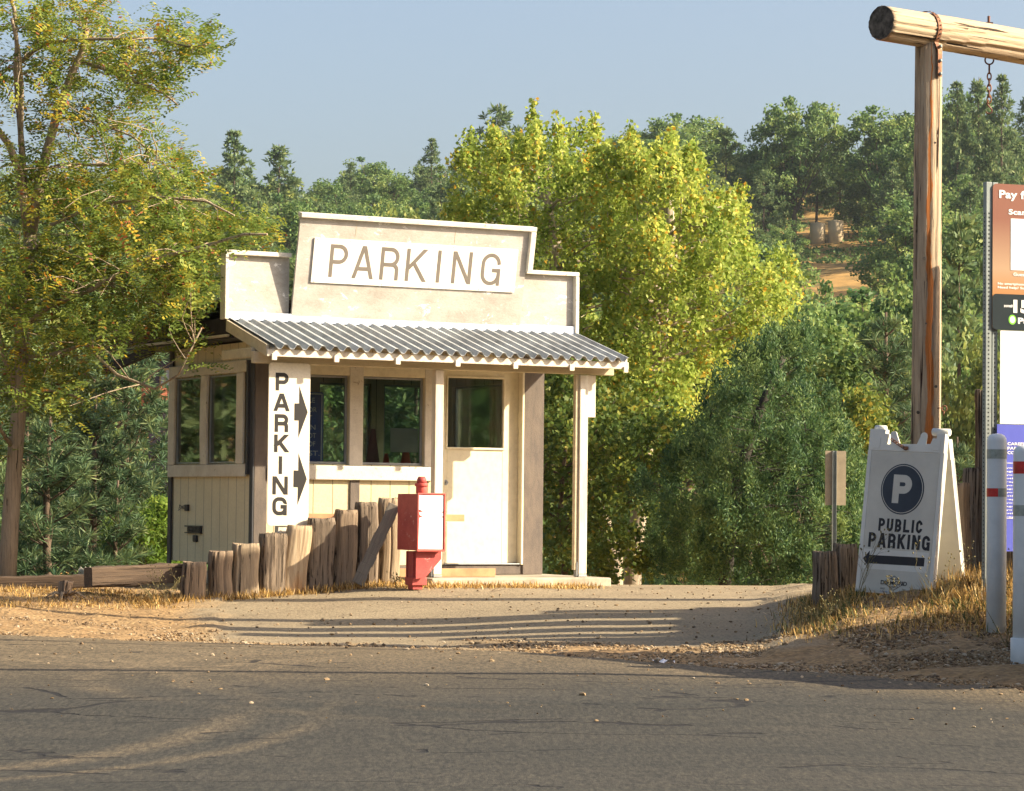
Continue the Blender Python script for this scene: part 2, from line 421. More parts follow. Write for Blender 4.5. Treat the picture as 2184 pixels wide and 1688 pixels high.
# ---------------------------------------------------------------- terrain
# image row at which the ground is seen at a set of distances, per picture column: turned into heights
base = [(8,1782),(10,1684),(14,1503),(17,1423),(19,1379),(21,1341),(23,1305),(25,1269),(26.5,1244),(28,1243)]
cols = {
 -600: [(8,1782),(10,1684),(14,1503),(17,1423),(19,1381),(20.4,1355),(22,1322),(23.5,1290),(24.6,1262),(25.6,1242),(28,1232)],
    0: [(8,1782),(10,1684),(14,1503),(17,1423),(19,1381),(20.4,1355),(22,1325),(23.5,1298),(24.6,1272),(25.6,1250),(28,1238)],
  400: [(8,1782),(10,1684),(14,1503),(17,1423),(19,1384),(21,1360),(23,1332),(24.4,1302),(25.3,1280),(26.5,1262),(28,1245)],
  640: [(8,1782),(10,1684),(14,1503),(17,1424),(19,1388),(21,1364),(23,1334),(25,1284),(25.8,1264),(26.6,1247),(28,1243)],
  850: [(8,1782),(10,1684),(14,1503),(17,1424),(19,1388),(21,1363),(23,1330),(25,1277),(26.2,1246),(28,1243)],
 1300: [(8,1782),(10,1684),(14,1503),(17,1423),(19,1383),(21,1347),(23,1309),(25,1273),(26.5,1254),(28,1247)],
 1600: [(8,1782),(10,1684),(14,1508),(17,1428),(19,1378),(21,1338),(23,1303),(25,1272),(28,1249)],
 1720: [(8,1782),(10,1684),(14,1510),(16,1452),(17,1422),(18,1385),(19,1350),(20.3,1306),(21.5,1285),(24,1266),(28,1249)],
 1850: [(8,1782),(10,1684),(14,1514),(15.6,1466),(16.4,1440),(17.2,1400),(18.2,1345),(19.4,1280),(20.5,1255),(24,1244),(28,1245)],
 2000: [(8,1782),(10,1686),(14,1518),(15.4,1474),(16,1448),(17,1393),(18,1340),(19.2,1270),(20.5,1245),(24,1240),(28,1244)],
 2184: [(8,1785),(10,1690),(14,1524),(15,1488),(15.8,1452),(16.6,1412),(17.8,1350),(18.7,1275),(20,1238),(24,1236),(28,1240)],
 2700: [(8,1790),(10,1700),(14,1530),(15,1490),(16,1445),(17.8,1340),(19,1265),(21,1230),(28,1236)]}
cu_ = np.array(sorted(cols)); Yk = np.linspace(8, 28, 201)
def v2z(u, v, Y):
    uu = u-1092
    # include the small camera roll
    return 1.6 - (v-(1070+uu*math.tan(ROLL)))/6000*Y
ZT = np.array([[v2z(float(u), float(np.interp(Y, [p[0] for p in cols[u]], [p[1] for p in cols[u]])), Y) for Y in Yk] for u in cu_])
ker = np.exp(-np.linspace(-2, 2, 15)**2); ker /= ker.sum()
ZT = np.array([np.convolve(np.pad(r, 7, mode='reflect', reflect_type='odd'), ker, 'valid') for r in ZT])
def smooth(t): t = np.clip(t, 0, 1); return t*t*(3-2*t)
def ridge_z(u):
    v = np.interp(u, [-800,0,330,500,700,830,1055,1290,1500,1750,1950,2184,3200], [430,455,470,455,520,470,400,395,390,375,360,320,300])
    return 1.6+(1070-v)/6000*420
def lump(x, y):
    return (np.sin(x*.11+1.3)*np.cos(y*.083+.4)+.5*np.sin(x*.27+y*.19))
def gz(x, Y):
    """ground height"""
    x = np.asarray(x, float); Y = np.asarray(Y, float)
    Yc = np.clip(Y, 8, 28); u = 1092+6000*x/np.maximum(Yc, 8)
    u = np.clip(u, -600, 2700)
    iu = np.clip(np.searchsorted(cu_, u)-1, 0, len(cu_)-2); fu = (u-cu_[iu])/(cu_[iu+1]-cu_[iu]); fu = smooth(fu)*.6+fu*.4
    ty = (Yc-8)/20*200; iy = np.clip(ty.astype(int), 0, 199); fy = ty-iy
    z0 = ZT[iu, iy]*(1-fy)+ZT[iu, iy+1]*fy; z1 = ZT[iu+1, iy]*(1-fy)+ZT[iu+1, iy+1]*fy
    z = z0*(1-fu)+z1*fu
    # behind the lot the ground drops away, then the wooded hill rises
    far = -1.7+.25*lump(x, Y)
    ur = np.clip(1092+6000*x/420, -2500, 4500)
    t = np.clip((Y-75)/(420-75), 0, 1.15)
    hill = (ridge_z(ur)+1.7)*t**1.38*np.where(t > 1, 2-t, 1)
    far = far+hill+t*1.2*lump(x*.6, Y*.6)
    w = smooth((Y-28)/5.5)
    return np.where(Y > 28, z*(1-w)+far*w, z)
GZ = lambda x, Y: float(gz(x, Y))
def G(u, Y):
    """ground point seen in column u at distance Y"""
    x = (u-1092)/6000*Y
    return Vector((x, Y, GZ(x, Y)))

def lines(dense0, dense1, step, lo, hi, grow=1.12):
    a = list(np.arange(dense0, dense1, step)); s = step; p = a[-1]
    while p < hi: s = min(s*grow, 12); p += s; a.append(p)
    s = step; p = a[0]; b = []
    while p > lo: s = min(s*grow, 12); p -= s; b.append(p)
    return np.array(b[::-1]+a)
def vnoise(x, y, f, seed):
    r = np.random.default_rng(seed); T = r.random((64, 64)); x = x*f; y = y*f
    xi = np.floor(x).astype(int); yi = np.floor(y).astype(int); fx = smooth(x-xi); fy = smooth(y-yi)
    g = lambda a, b: T[a % 64, b % 64]
    return (g(xi, yi)*(1-fx)+g(xi+1, yi)*fx)*(1-fy)+(g(xi, yi+1)*(1-fx)+g(xi+1, yi+1)*fx)*fy
EDGE_U = [-900, 0, 400, 700, 1000, 1250, 1400, 1600, 1800, 2000, 2184, 2800]
EDGE_Y = [20.7, 20.3, 20.0, 19.6, 18.9, 18.0, 17.4, 16.9, 16.3, 15.75, 15.3, 14.6]
def edge_y(x, Y):
    u = 1092+6000*x/np.maximum(Y, 5); return np.interp(u, EDGE_U, EDGE_Y)
def grid_mesh(name, X, Y, zf, m, mask=None, attrs=None):
    xx, yy = np.meshgrid(X, Y); zz = zf(xx, yy)
    V = np.stack([xx.ravel(), yy.ravel(), zz.ravel()], 1); nx = len(X); ny = len(Y)
    i, j = np.meshgrid(np.arange(nx-1), np.arange(ny-1)); a = (j*nx+i).ravel()
    F = np.stack([a, a+1, a+nx+1, a+nx], 1)
    if mask is not None:
        k = mask(V[F].mean(1)); F = F[k]
    at = {n: ('POINT', fn(V)) for n, fn in (attrs or {}).items()}
    return np_mesh(name, V, F, m, at, smooth=True)

# masks: gravel (1) against dusty lot asphalt (0), far grass
def gravel_mask(V):
    x, Y = V[:, 0], V[:, 1]; u = 1092+6000*x/np.maximum(Y, 5)
    d = Y-edge_y(x, Y)                                # metres behind the road edge
    n = vnoise(x, Y, 1.6, 3)*.6+vnoise(x, Y, 5, 4)*.4-.5
    left = smooth((520-u+n*260)/180)
    strip = smooth((.75-d+n*1.0)/.5)*smooth((d+.4)/.2)
    right = smooth((u-1640+n*200+(Y-19)*-20)/140)*(Y < 26)
    strip_r = smooth((u-900)/300)*smooth((1.9-d+n*1.0)/.6)
    booth = smooth((Y-(26.35-(u < 850)*(850-u)/430.)-.25+n*.3)/.25)*(u < 1290)
    return np.clip(np.maximum.reduce([left, strip*.9, right, strip_r, booth]), 0, 1)
def grass_mask(V): return smooth((V[:, 1]-27.6)/2)
def groundmat():
    t = NT('ground_surface'); c = t.coord()
    g = t.attr('gravel'); gr = t.attr('grass')
    a1 = t.noise(c, 1.1, 6, .6); a2 = t.noise(t.coord((1, .25, 1)), 48, 3, .9)
    asphalt = t.mix(.55, t.ramp(a1, [(.3, (.235,.185,.115)), (.7, (.30,.24,.15))]), t.ramp(a2, [(.34, (.40,.36,.32)), (.5, (.92,.9,.88)), (.66, (1.5,1.5,1.5))]), 'MULTIPLY')
    vo = t.new('ShaderNodeTexVoronoi'); t.link(c, vo.inputs[0]); vo.inputs['Scale'].default_value = 22; vo.inputs['Randomness'].default_value = 1
    st = t.ramp(vo.outputs['Distance'], [(.0, (1,1,1)), (.5, (.3,.3,.3))])
    vo2 = t.new('ShaderNodeTexVoronoi'); t.link(c, vo2.inputs[0]); vo2.inputs['Scale'].default_value = 38
    gcol = t.mix(.6, t.ramp(t.noise(c, 3, 8, .7), [(.3, (.23,.145,.068)), (.7, (.35,.245,.125))]), t.ramp(vo2.outputs['Color'], [(.2, (.55,.5,.45)), (.8, (1.35,1.25,1.1))]), 'MULTIPLY')
    # cracks in the lot surface
    cw = t.mix(.12, c, t.noise(c, 1.4, 4, .6), 'ADD')
    vc = t.new('ShaderNodeTexVoronoi', feature='DISTANCE_TO_EDGE'); t.link(cw, vc.inputs[0]); vc.inputs['Scale'].default_value = .8
    ck = t.math('MULTIPLY', t.ramp(vc.outputs['Distance'], [(.0, 1), (.012, 0)]), t.ramp(t.noise(c, .8, 3), [(.5, 0), (.56, 1)]))
    asphalt = t.mix(t.math('MULTIPLY', ck, .8), asphalt, (.09,.06,.04))
    near = t.mix(g, asphalt, gcol)
    far = t.ramp(t.noise(c, .22, 9, .7), [(.38, (.10,.09,.035)), (.52, (.34,.20,.06)), (.72, (.56,.32,.10))])
    t.color(t.mix(gr, near, far)); t.rough(.95)
    h = t.math('ADD', t.math('MULTIPLY', a2, .35), t.math('MULTIPLY', t.math('MULTIPLY', st, g), .9))
    t.bump(h, .75, .02); return t.m
X = lines(-7.5, 7.5, .07, -420, 420); Yl = lines(12, 29, .07, -60, 640, 1.1)
def zground(x, y):
    u = 1092+6000*x/np.maximum(y, 5); d = y-edge_y(x, y)
    near = (y > 12)*(y < 29)*(np.abs(x) < 8)
    rough = smooth(d/.5)*((u < 480)+(u > 1640)+(d < 1.1)*.6).clip(0, 1)
    n = (vnoise(x, y, 2.1, 11)-.5)*.06+(vnoise(x, y, 9, 12)-.5)*.03
    return gz(x, y)+near*rough*n - .03*(d < 0)
ground = link('ground', grid_mesh('ground', X, Yl, zground, groundmat(), None, {'gravel': gravel_mask, 'grass': grass_mask}))
tag(ground, kind='structure')

def roadmat():
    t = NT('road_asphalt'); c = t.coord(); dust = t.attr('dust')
    a2 = t.noise(t.coord((1, .22, 1)), 42, 3, .9); a3 = t.noise(c, 1.0, 7, .6, .4)
    cwide = t.coord((.35, 1.6, 1)); a4 = t.noise(cwide, 1.0, 6, .65, .5)
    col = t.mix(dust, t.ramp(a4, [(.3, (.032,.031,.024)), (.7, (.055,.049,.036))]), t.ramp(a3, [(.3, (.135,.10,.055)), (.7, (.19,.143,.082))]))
    # dusty tyre tracks: arcs swept by turning cars
    s = t.new('ShaderNodeSeparateXYZ'); t.link(c, s.inputs[0])
    tracks = None
    for cx, cy, r, w in [(-6.6,13.6,5.35,.16),(-6.6,13.6,5.75,.10),(.9,16.2,3.3,.17),(.9,16.2,2.75,.13),(1.6,16.6,3.05,.12),(-8.4,13.2,5.4,.13)]:
        dx = t.math('SUBTRACT', s.outputs[0], cx); dy = t.math('SUBTRACT', s.outputs[1], cy)
        rr = t.math('SQRT', t.math('ADD', t.math('MULTIPLY', dx, dx), t.math('MULTIPLY', dy, dy)))
        rr = t.math('ADD', rr, t.math('MULTIPLY', a3, .25))
        q = t.math('SUBTRACT', 1.0, t.math('DIVIDE', t.math('ABSOLUTE', t.math('SUBTRACT', rr, r+.12)), w), True)
        tracks = q if tracks is None else t.math('MAXIMUM', tracks, q)
    fade = t.ramp(t.noise(c, .55, 3), [(.38, 0), (.6, 1)])
    leftonly = t.ramp(t.math('DIVIDE', t.math('ADD', s.outputs[0], 6), 12), [(.35, 1), (.55, 0)])
    tw = t.ramp(t.noise(t.coord((1,1,1)), 9, 3), [(.3, .5), (.7, 1)])
    tf = t.math('MULTIPLY', t.math('MULTIPLY', tracks, fade), t.math('MULTIPLY', leftonly, t.math('MULTIPLY', tw, .55)))
    col = t.mix(tf, col, (.22,.165,.095))
    col = t.mix(.8, col, t.ramp(a2, [(.34, (.30,.30,.30)), (.5, (.90,.90,.90)), (.66, (1.75,1.7,1.6))]), 'MULTIPLY')
    cw = t.mix(.35, c, t.noise(c, .9, 5, .65), 'ADD'); mp = t.new('ShaderNodeMapping'); mp.inputs['Scale'].default_value = (.42,1.15,1); t.link(cw, mp.inputs[0])
    vc = t.new('ShaderNodeTexVoronoi', feature='DISTANCE_TO_EDGE'); t.link(mp.outputs[0], vc.inputs[0]); vc.inputs['Scale'].default_value = 1.1
    ck = t.math('MULTIPLY', t.ramp(vc.outputs['Distance'], [(.0, 1), (.010, .9), (.015, 0)]), t.ramp(t.noise(c, 1.3, 4), [(.50, 0), (.53, 1)]))
    col = t.mix(t.math('MULTIPLY', ck, .9), col, (.012,.010,.009))
    t.color(col); t.rough(.82); t.b.inputs['Specular IOR Level'].default_value = .3
    t.bump(t.math('SUBTRACT', t.math('MULTIPLY', a2, .5), ck), .6, .012)
    return t.m
def road_mask(c):
    n = (vnoise(c[:, 0], c[:, 1], 3.0, 21)-.5)*.22+(vnoise(c[:, 0], c[:, 1], 11, 22)-.5)*.08
    return c[:, 1] < edge_y(c[:, 0], c[:, 1])+n
def dust_vignette_mask(V):  # edge dust plus vignette darkening toward the camera, painted into the colour
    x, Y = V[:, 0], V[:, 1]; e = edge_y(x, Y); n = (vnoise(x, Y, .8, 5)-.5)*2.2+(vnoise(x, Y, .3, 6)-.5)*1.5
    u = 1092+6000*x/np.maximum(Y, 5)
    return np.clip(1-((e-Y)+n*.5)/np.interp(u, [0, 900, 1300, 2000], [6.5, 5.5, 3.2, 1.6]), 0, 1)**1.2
RX = lines(-6, 6, .06, -60, 60, 1.15); RY = lines(9, 21.5, .06, -30, 22, 1.15)
road = link('road', grid_mesh('road', RX, RY, lambda x, y: gz(x, y)+.012, roadmat(), road_mask, {'dust': dust_vignette_mask}))
tag(road, kind='structure')

# ---------------------------------------------------------------- the booth (local: x along front, y inwards, z up)
booth = empty('parking_booth', BOOTH, 'small cream wooden parking attendant booth with stepped white false front and tin canopy', 'booth')
def bx(name, m, boxes, parent=booth, bevel=.004, M=None):
    mb = MB()
    for b in boxes: mb.box(*b)
    return mb.build(name, M_[m] if isinstance(m, str) else m, parent, M, bevel)
Z0, ZT_ = .97, 3.10; W_, D_ = 3.11, 2.13; TH = .10
# front wall with openings: window A, window B, door
fw = MB()
fw.box(.002, .20, 0, TH, Z0, ZT_); fw.box(.20, 2.0, 0, TH, Z0, 1.94); fw.box(.20, 2.0, 0, TH, 2.80, ZT_)
fw.box(.985, 1.13, 0, TH, 1.94, 2.80); fw.box(1.80, 2.0, 0, TH, 1.94, 2.80)
fw.box(2.0, 2.90, 0, TH, 2.955, ZT_); fw.box(2.90, W_-.002, 0, TH, Z0, ZT_)
fw.build('front_wall', M_['cream'], booth)
sw = MB()
sw.box(0, TH, TH+.002, D_-TH, Z0, 1.94); sw.box(0, TH, TH+.002, D_-TH, 2.80, ZT_)
sw.box(0, TH, TH+.002, .34, 1.94, 2.80); sw.box(0, TH, 1.055, 1.22, 1.94, 2.80); sw.box(0, TH, 1.925, D_-TH, 1.94, 2.80)
sw.build('side_wall', M_['cream_side'], booth)
rw = MB()
rw.box(W_-TH, W_, TH+.002, D_-TH, Z0, 1.6); rw.box(W_-TH, W_, TH+.002, D_-TH, 2.80, ZT_)
rw.box(W_-TH, W_, TH+.002, .5, 1.6, 2.80); rw.box(W_-TH, W_, 1.75, D_-TH, 1.6, 2.80)
rw.build('far_side_wall', M_['cream_side'], booth)
bw = MB()
bw.box(0, W_, D_-TH+.002, D_, Z0, 1.9); bw.box(0, W_, D_-TH+.002, D_, 2.82, ZT_)
for a, b in ((0, .35), (1.25, 1.6), (2.2, 2.35), (2.95, W_)): bw.box(a, b, D_-TH+.002, D_, 1.9, 2.82)
bw.build('rear_wall', M_['cream'], booth)
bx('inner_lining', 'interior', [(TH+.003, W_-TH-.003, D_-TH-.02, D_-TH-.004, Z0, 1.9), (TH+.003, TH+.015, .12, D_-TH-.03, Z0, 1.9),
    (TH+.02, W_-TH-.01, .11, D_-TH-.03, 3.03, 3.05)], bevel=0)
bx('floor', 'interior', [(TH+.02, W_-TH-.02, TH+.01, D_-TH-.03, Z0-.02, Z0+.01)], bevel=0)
bx('slab', 'concrete', [(1.35, 3.30, -1.10, 2.2, .40, .872), (.0, 1.35, .0, 2.1, .40, .869)], bevel=.015)
bx('base_board', 'dark_trim', [(.132, W_+.004, -.012, .03, .876, Z0-.004)])
# corner and trim boards
bx('corner_board', 'dark_trim', [(-.004, .128, -.022, -.002, .876, 3.08)])
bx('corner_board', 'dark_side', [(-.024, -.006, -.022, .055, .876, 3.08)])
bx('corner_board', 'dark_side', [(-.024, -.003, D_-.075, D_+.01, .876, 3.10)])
bx('corner_board', 'dark_trim', [(2.905, 3.13, -.030, -.002, .876, 3.06)])
bx('trim_board', 'dark_trim', [(1.005, 1.105, -.018, -.002, .98, 1.79)])
bx('trim_board', 'dark_trim', [(1.74, 1.84, -.018, -.002, .98, 1.79)])
# windows on the front
def window(name, x0, x1, z0, z1, axis='x', sgn=1, off=0.0, fr=.022):
    """aluminium frame and pane set into an opening; axis x = front wall, y = side wall"""
    f = MB()
    for a, b, c, d in ((x0, x1, z0, z0+fr), (x0, x1, z1-fr, z1), (x0, x0+fr, z0+fr, z1-fr), (x1-fr, x1, z0+fr, z1-fr)):
        if axis == 'x': f.box(a, b, off+.03, off+.06, c, d)
        else: f.box(off+.03, off+.06, a, b, c, d)
    o = f.build(name, M_['alu'], booth, None, .003)
    p = MB()
    if axis == 'x': p.box(x0+fr, x1-fr, off+.042, off+.048, z0+fr, z1-fr)
    else: p.box(off+.042, off+.048, x0+fr, x1-fr, z0+fr, z1-fr)
    p.build('pane', M_['glass'], o)
    return o
window('window', .202, .983, 1.942, 2.798); window('window', 1.132, 1.798, 1.942, 2.798)
window('window', .342, 1.053, 1.942, 2.798, 'y', off=-.055, fr=.014); window('window', 1.222, 1.923, 1.942, 2.798, 'y', off=-.055, fr=.014)
window('window', .502, 1.748, 1.602, 2.798, 'y', off=W_-TH)
for a, b in ((.352, 1.248), (1.602, 2.198), (2.352, 2.948)): window('window', a, b, 1.902, 2.818, 'x', off=D_-TH)
# front window trim
bx('window_trim', 'white_frame', [(.985, 1.13, -.026, -.002, 1.93, 2.925)], bevel=.005)
bx('window_trim', 'cream_plain', [(.14, .983, -.020, -.002, 2.80, 2.925), (1.132, 1.80, -.020, -.002, 2.80, 2.925)], bevel=.004)
bx('window_trim', 'white_frame', [(1.802, 1.885, -.022, -.002, 1.93, 2.93)], bevel=.004)
bx('window_sill', 'white_peel', [(.14, 1.89, -.050, -.002, 1.79, 1.928)], bevel=.008)
# side window box frame, slightly out of true
sf = MB(); o_ = -.052
sf.box(o_, -.026, .10, 2.09, 1.81, 1.93); sf.box(o_, -.026, .10, 2.09, 2.81, 2.925)
sf.box(o_, -.026, .17, .335, 1.932, 2.808); sf.box(o_, -.026, 1.93, 2.09, 1.932, 2.808)
sf.build('window_surround', M_['white_frame'], booth, None, .006)
mm = MB()
zz = np.linspace(1.932, 2.808, 9)
for i in range(8):
    w0 = .02*math.sin((zz[i]-1.93)*3.6); w1 = .02*math.sin((zz[i+1]-1.93)*3.6)
    v = [(o_-.004, 1.06+w0, zz[i]), (o_-.004, 1.215+w0, zz[i]), (o_-.004, 1.215+w1, zz[i+1]), (o_-.004, 1.06+w1, zz[i+1]),
         (-.03, 1.06+w0, zz[i]), (-.03, 1.215+w0, zz[i]), (-.03, 1.215+w1, zz[i+1]), (-.03, 1.06+w1, zz[i+1])]
    mm.raw(v, [(0,3,2,1),(0,4,7,3),(1,2,6,5)])
mm.build('window_surround', M_['white_frame'], booth)
bx('window_surround', 'dark_side', [(-.05, -.003, .058, .098, 1.83, 2.92)])
# door
door = bx('door', 'cream_plain', [(2.03, 2.082, .045, .085, .985, 2.915), (2.70, 2.876, .045, .085, .985, 2.915), (2.082, 2.70, .045, .085, .985, 2.13), (2.082, 2.70, .045, .085, 2.815, 2.915)])
bx('window_rim', 'cream_plain', [(2.062, 2.722, .028, .044, 2.108, 2.128), (2.062, 2.722, .028, .044, 2.818, 2.838), (2.062, 2.080, .028, .044, 2.130, 2.816), (2.703, 2.722, .028, .044, 2.130, 2.816)], door, .004)
bx('pane', 'glass', [(2.083, 2.699, .055, .060, 2.131, 2.814)], door, 0)
kn = MB(); kn.tube([(2.06, .03, 1.78), (2.06, .045, 1.78)], [.028, .028], 14); kn.tube([(2.06, -.01, 1.78), (2.06, .03, 1.78)], [.012, .012], 10)
kn.build('knob', M_['alu'], door)
bx('door_frame', 'cream_plain', [(2.001, 2.028, -.015, .10, .972, 2.953), (2.878, 2.901, -.040, .10, .972, 2.953), (2.028, 2.878, -.005, .10, 2.917, 2.953)])
bx('door_sill', 'alu', [(2.03, 2.876, -.03, .10, .9725, .984)])
# side wall fittings
eb = bx('electrical_box', 'black', [(-.03, -.003, 1.60, 1.67, 1.47, 1.535)])
wr = MB()
for k, dz in enumerate((0, .018, .036)):
    wr.tube([(-.02, 1.67, 1.49+dz), (-.035, 1.73, 1.50+dz-.01*k), (-.03, 1.80, 1.485+dz*1.3), (-.02, 1.86-.02*k, 1.475+dz)], .0035, 5)
wr.build('wire', M_['black'], eb)
ms = MB(); ms.box(-.03, -.003, 1.25, 1.66, 1.25, 1.262); ms.box(-.03, -.003, 1.25, 1.66, 1.315, 1.327)
for k in range(9): ms.box(-.03, -.004, 1.27+k*.037, 1.29+k*.037, 1.262, 1.315)
ms.box(-.018, -.002, 1.26, 1.60, 1.264, 1.313)
ms.build('vent_bracket', M_['black'], booth)
bx('socket', 'black', [(-.03, -.003, 1.36, 1.45, 1.165, 1.235)], bevel=.01)
# roof behind the false front
rf = MB(); y0, y1, za, zb = -.0, 3.0, 3.50, 3.335
for i in range(9):
    a = i/9; b = (i+1)/9; ya = y0+.09+(y1-y0-.09)*a; yb = y0+.09+(y1-y0-.09)*b
    z1_ = za+(zb-za)*a; z2_ = za+(zb-za)*b
    rf.raw([(-.26, ya, z1_-.012), (3.5, ya, z1_-.012), (3.5, yb+.04, z2_-.008), (-.26, yb+.04, z2_-.008),
            (-.26, ya, z1_+.012), (3.5, ya, z1_+.012), (3.5, yb+.04, z2_+.008), (-.26, yb+.04, z2_+.008)],
           [(0,3,2,1),(4,5,6,7),(0,1,5,4),(1,2,6,5),(2,3,7,6),(3,0,4,7)])
rf.build('roof', M_['shingle'], booth)
bx('roof_deck', 'fascia_dark', [(-.22, 3.46, .09, 2.97, 3.20, 3.318)], bevel=0)
bx('fascia_board', 'fascia_dark', [(-.265, -.225, .0, 3.02, 3.165, 3.315)])
bx('fascia_board', 'white_peel', [(3.465, 3.50, .0, 3.02, 3.165, 3.36)])
bx('fascia_board', 'fascia_dark', [(-.22, 3.46, 2.975, 3.02, 3.165, 3.315)])
bx('eave_strip', 'white_frame', [(-.265, -.235, .08, 2.60, 3.135, 3.160)])
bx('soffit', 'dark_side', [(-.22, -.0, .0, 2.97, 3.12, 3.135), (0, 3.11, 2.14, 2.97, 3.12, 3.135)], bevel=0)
# broken hanging board at the rear eave
hb = MB(); hb.box(-.02, .02, 0, 1.40, -.05, .05)
hb.build('hanging_eave_board', M_['fascia_dark'], booth, Matrix.Translation((-.20, 2.15, 3.10)) @ Matrix.Rotation(R(-6.5), 4, 'X'), .004)
# false front
def panel(name, pts, M=None, y0=-.045, y1=-.015):
    mb = MB(); mb.prism(pts, y0, y1); return mb.build(name, M_['parapet'], booth, M)
panel('parapet_panel', [(-.325, 3.30), (.32, 3.30), (.32, 3.90), (-.325, 3.90)])
panel('parapet_panel', [(2.815, 3.30), (3.44, 3.30), (3.44, 3.87), (2.815, 3.87)])
LEAN = Matrix.Translation((0, -.048, 3.30)) @ Matrix.Rotation(R(11), 4, 'X')
pc = MB(); pc.prism([(.33, .0), (2.81, .0), (2.81, 1.0), (.33, 1.0)], -.030, 0)
pc.build('parapet_panel', M_['parapet'], booth, LEAN)
tc = MB(); tc.box(.318, 2.872, -.075, .012, 1.002, 1.048); tc.build('parapet_cap', M_['white_peel'], booth, LEAN, .006)
tc = MB(); tc.box(2.812, 2.872, -.072, .010, .60, 1.0); tc.build('parapet_cap', M_['white_peel'], booth, LEAN, .006)
bx('parapet_cap', 'white_peel', [(-.362, .318, -.105, .02, 3.902, 3.945)], bevel=.006)
bx('parapet_cap', 'white_peel', [(-.362, -.327, -.105, .02, 3.29, 3.900)], bevel=.006)
bx('parapet_cap', 'white_peel', [(2.875, 3.482, -.105, .02, 3.872, 3.912)], bevel=.006)
bx('parapet_cap', 'white_peel', [(3.442, 3.482, -.105, .02, 3.29, 3.870)], bevel=.006)
for x in (.92, 1.99): bx('panel_seam', 'beam', [(x, x+.004, -.0318, -.0305, .84, .999)], bevel=0, M=LEAN)
bx('flashing', 'flash', [(-.325, 3.44, -.088, -.082, 3.285, 3.365)], bevel=.002)
# back bracing of the false front
for x in (-.2, .9, 2.0, 3.2): bx('parapet_brace', 'beam', [(x, x+.04, -.012, .05, 3.36, 3.86)])
# tin canopy
cv = MB(); ya, yb = -.085, -1.125; zA, zB = 3.285, 2.99; nx = 241; xs = np.linspace(-.31, 3.46, nx); vv = []
for r_ in range(2):
    yy, zz_ = ((ya, zA), (yb, zB))[r_]
    for x in xs:
        ph = math.cos((x+.31)/.1256*2*math.pi); w = max(-1, min(1, ph*1.35))
        vv.append((x, yy+.004*math.sin(x*9), zz_+.021*w))
cv.raw(vv, [(i, i+nx, i+nx+1, i+1) for i in range(nx-1)], False)
co = cv.build('canopy_sheet', M_['galv'], booth); sd = co.modifiers.new('s', 'SOLIDIFY'); sd.thickness = .003
def rake(x0, x1, drop, h, name, m):
    mb = MB(); v = []
    for x in (x0, x1):
        for (y, z) in ((-.09, zA-drop), (-1.045, zB-drop+.02), (-1.045, zB-drop-h+.02), (-.09, zA-drop-h)): v.append((x, y, z))
    mb.raw(v, [(0,1,2,3), (7,6,5,4), (0,4,5,1), (1,5,6,2), (2,6,7,3), (3,7,4,0)]); return mb.build(name, M_[m], booth, None, .004)
rake(-.345, -.315, .0, .11, 'rake_board', 'beam'); rake(3.465, 3.49, .0, .07, 'rake_board', 'white_peel')
for x in (-.28, .32, .95, 1.58, 2.20, 2.82, 3.36): rake(x, x+.045, .026, .085, 'rafter', 'post_white')
for x in (-.305, .32, .95, 1.58, 2.20, 2.82, 3.425): bx('rafter_tail', 'post_white', [(x, x+.05, -1.092, -1.074, 2.865, 2.925)], bevel=.004)
bx('fascia_board', 'post_white', [(-.345, 3.49, -1.072, -1.048, 2.90, 2.968)], bevel=.004)
bx('canopy_beam', 'beam', [(-.39, 3.45, -.86, -.80, 2.845, 2.955)], bevel=.006)
bx('canopy_beam', 'beam', [(-.39, -.345, -.80, -.10, 2.90, 2.99)], bevel=.006)
bx('canopy_ledger', 'beam', [(-.05, 3.15, -.06, -.032, 3.10, 3.16)], bevel=.004)
def post(x0, x1, z1): return bx('canopy_post', 'post_white', [(x0, x1, -.86, -.775, .90, z1)], bevel=.006)
post(-.12, -.03, 2.84); post(1.487, 1.575, 2.84); post(3.07, 3.16, 2.84)
bx('post_foot', 'galv', [(1.470, 1.482, -.85, -.79, .876, 1.02), (1.486, 1.576, -.862, -.77, .874, .898)])
bx('post_foot', 'galv', [(3.052, 3.066, -.85, -.79, .876, 1.02), (3.069, 3.161, -.862, -.77, .874, .898)])
bx('post_bracket_board', 'post_white', [(3.163, 3.255, -.84, -.80, 2.43, 2.842)], bevel=.004)
bx('post_bracket_board', 'beam', [(3.03, 3.067, -.84, -.79, .94, 2.842)], bevel=.004)

# things on and in the booth
hs = empty('parking_sign', BOOTH @ LEAN, 'wide white board lettered PARKING in tan on the leaning middle of the false front', 'sign')
sb = MB(); sb.box(.49, 2.70, -.046, -.034, .385, .815); sb.build('board', M_['sign_white'], hs, None, .003)
lt = MB(); xs_ = [(.672, .205), (.905, .225), (1.18, .21), (1.455, .23), (1.765, .045), (1.955, .235), (2.275, .235)]
xs_ = [(.665, .20), (.905, .235), (1.205, .215), (1.495, .245), (1.80, .05), (1.985, .235), (2.29, .225)]
xs_ = [(.665, .19), (.912, .225), (1.205, .20), (1.48, .225), (1.815, .043), (1.985, .215), (2.305, .215)]
for ch, (x, w) in zip('PARKING', xs_): glyph_into(lt, ch, x, .445, w, .318, .038, -.0475, .09)
lt.build('lettering', M_['letter_tan'], hs)
sc_ = MB()
for x in (.52, .87, 1.24, 1.36, 1.75, 1.98, 2.3, 2.66):
    for z in (.40, .80): sc_.tube([(x, -.049, z), (x, -.0455, z)], .005, 6)
sc_.build('screws', M_['galv_post'], hs)

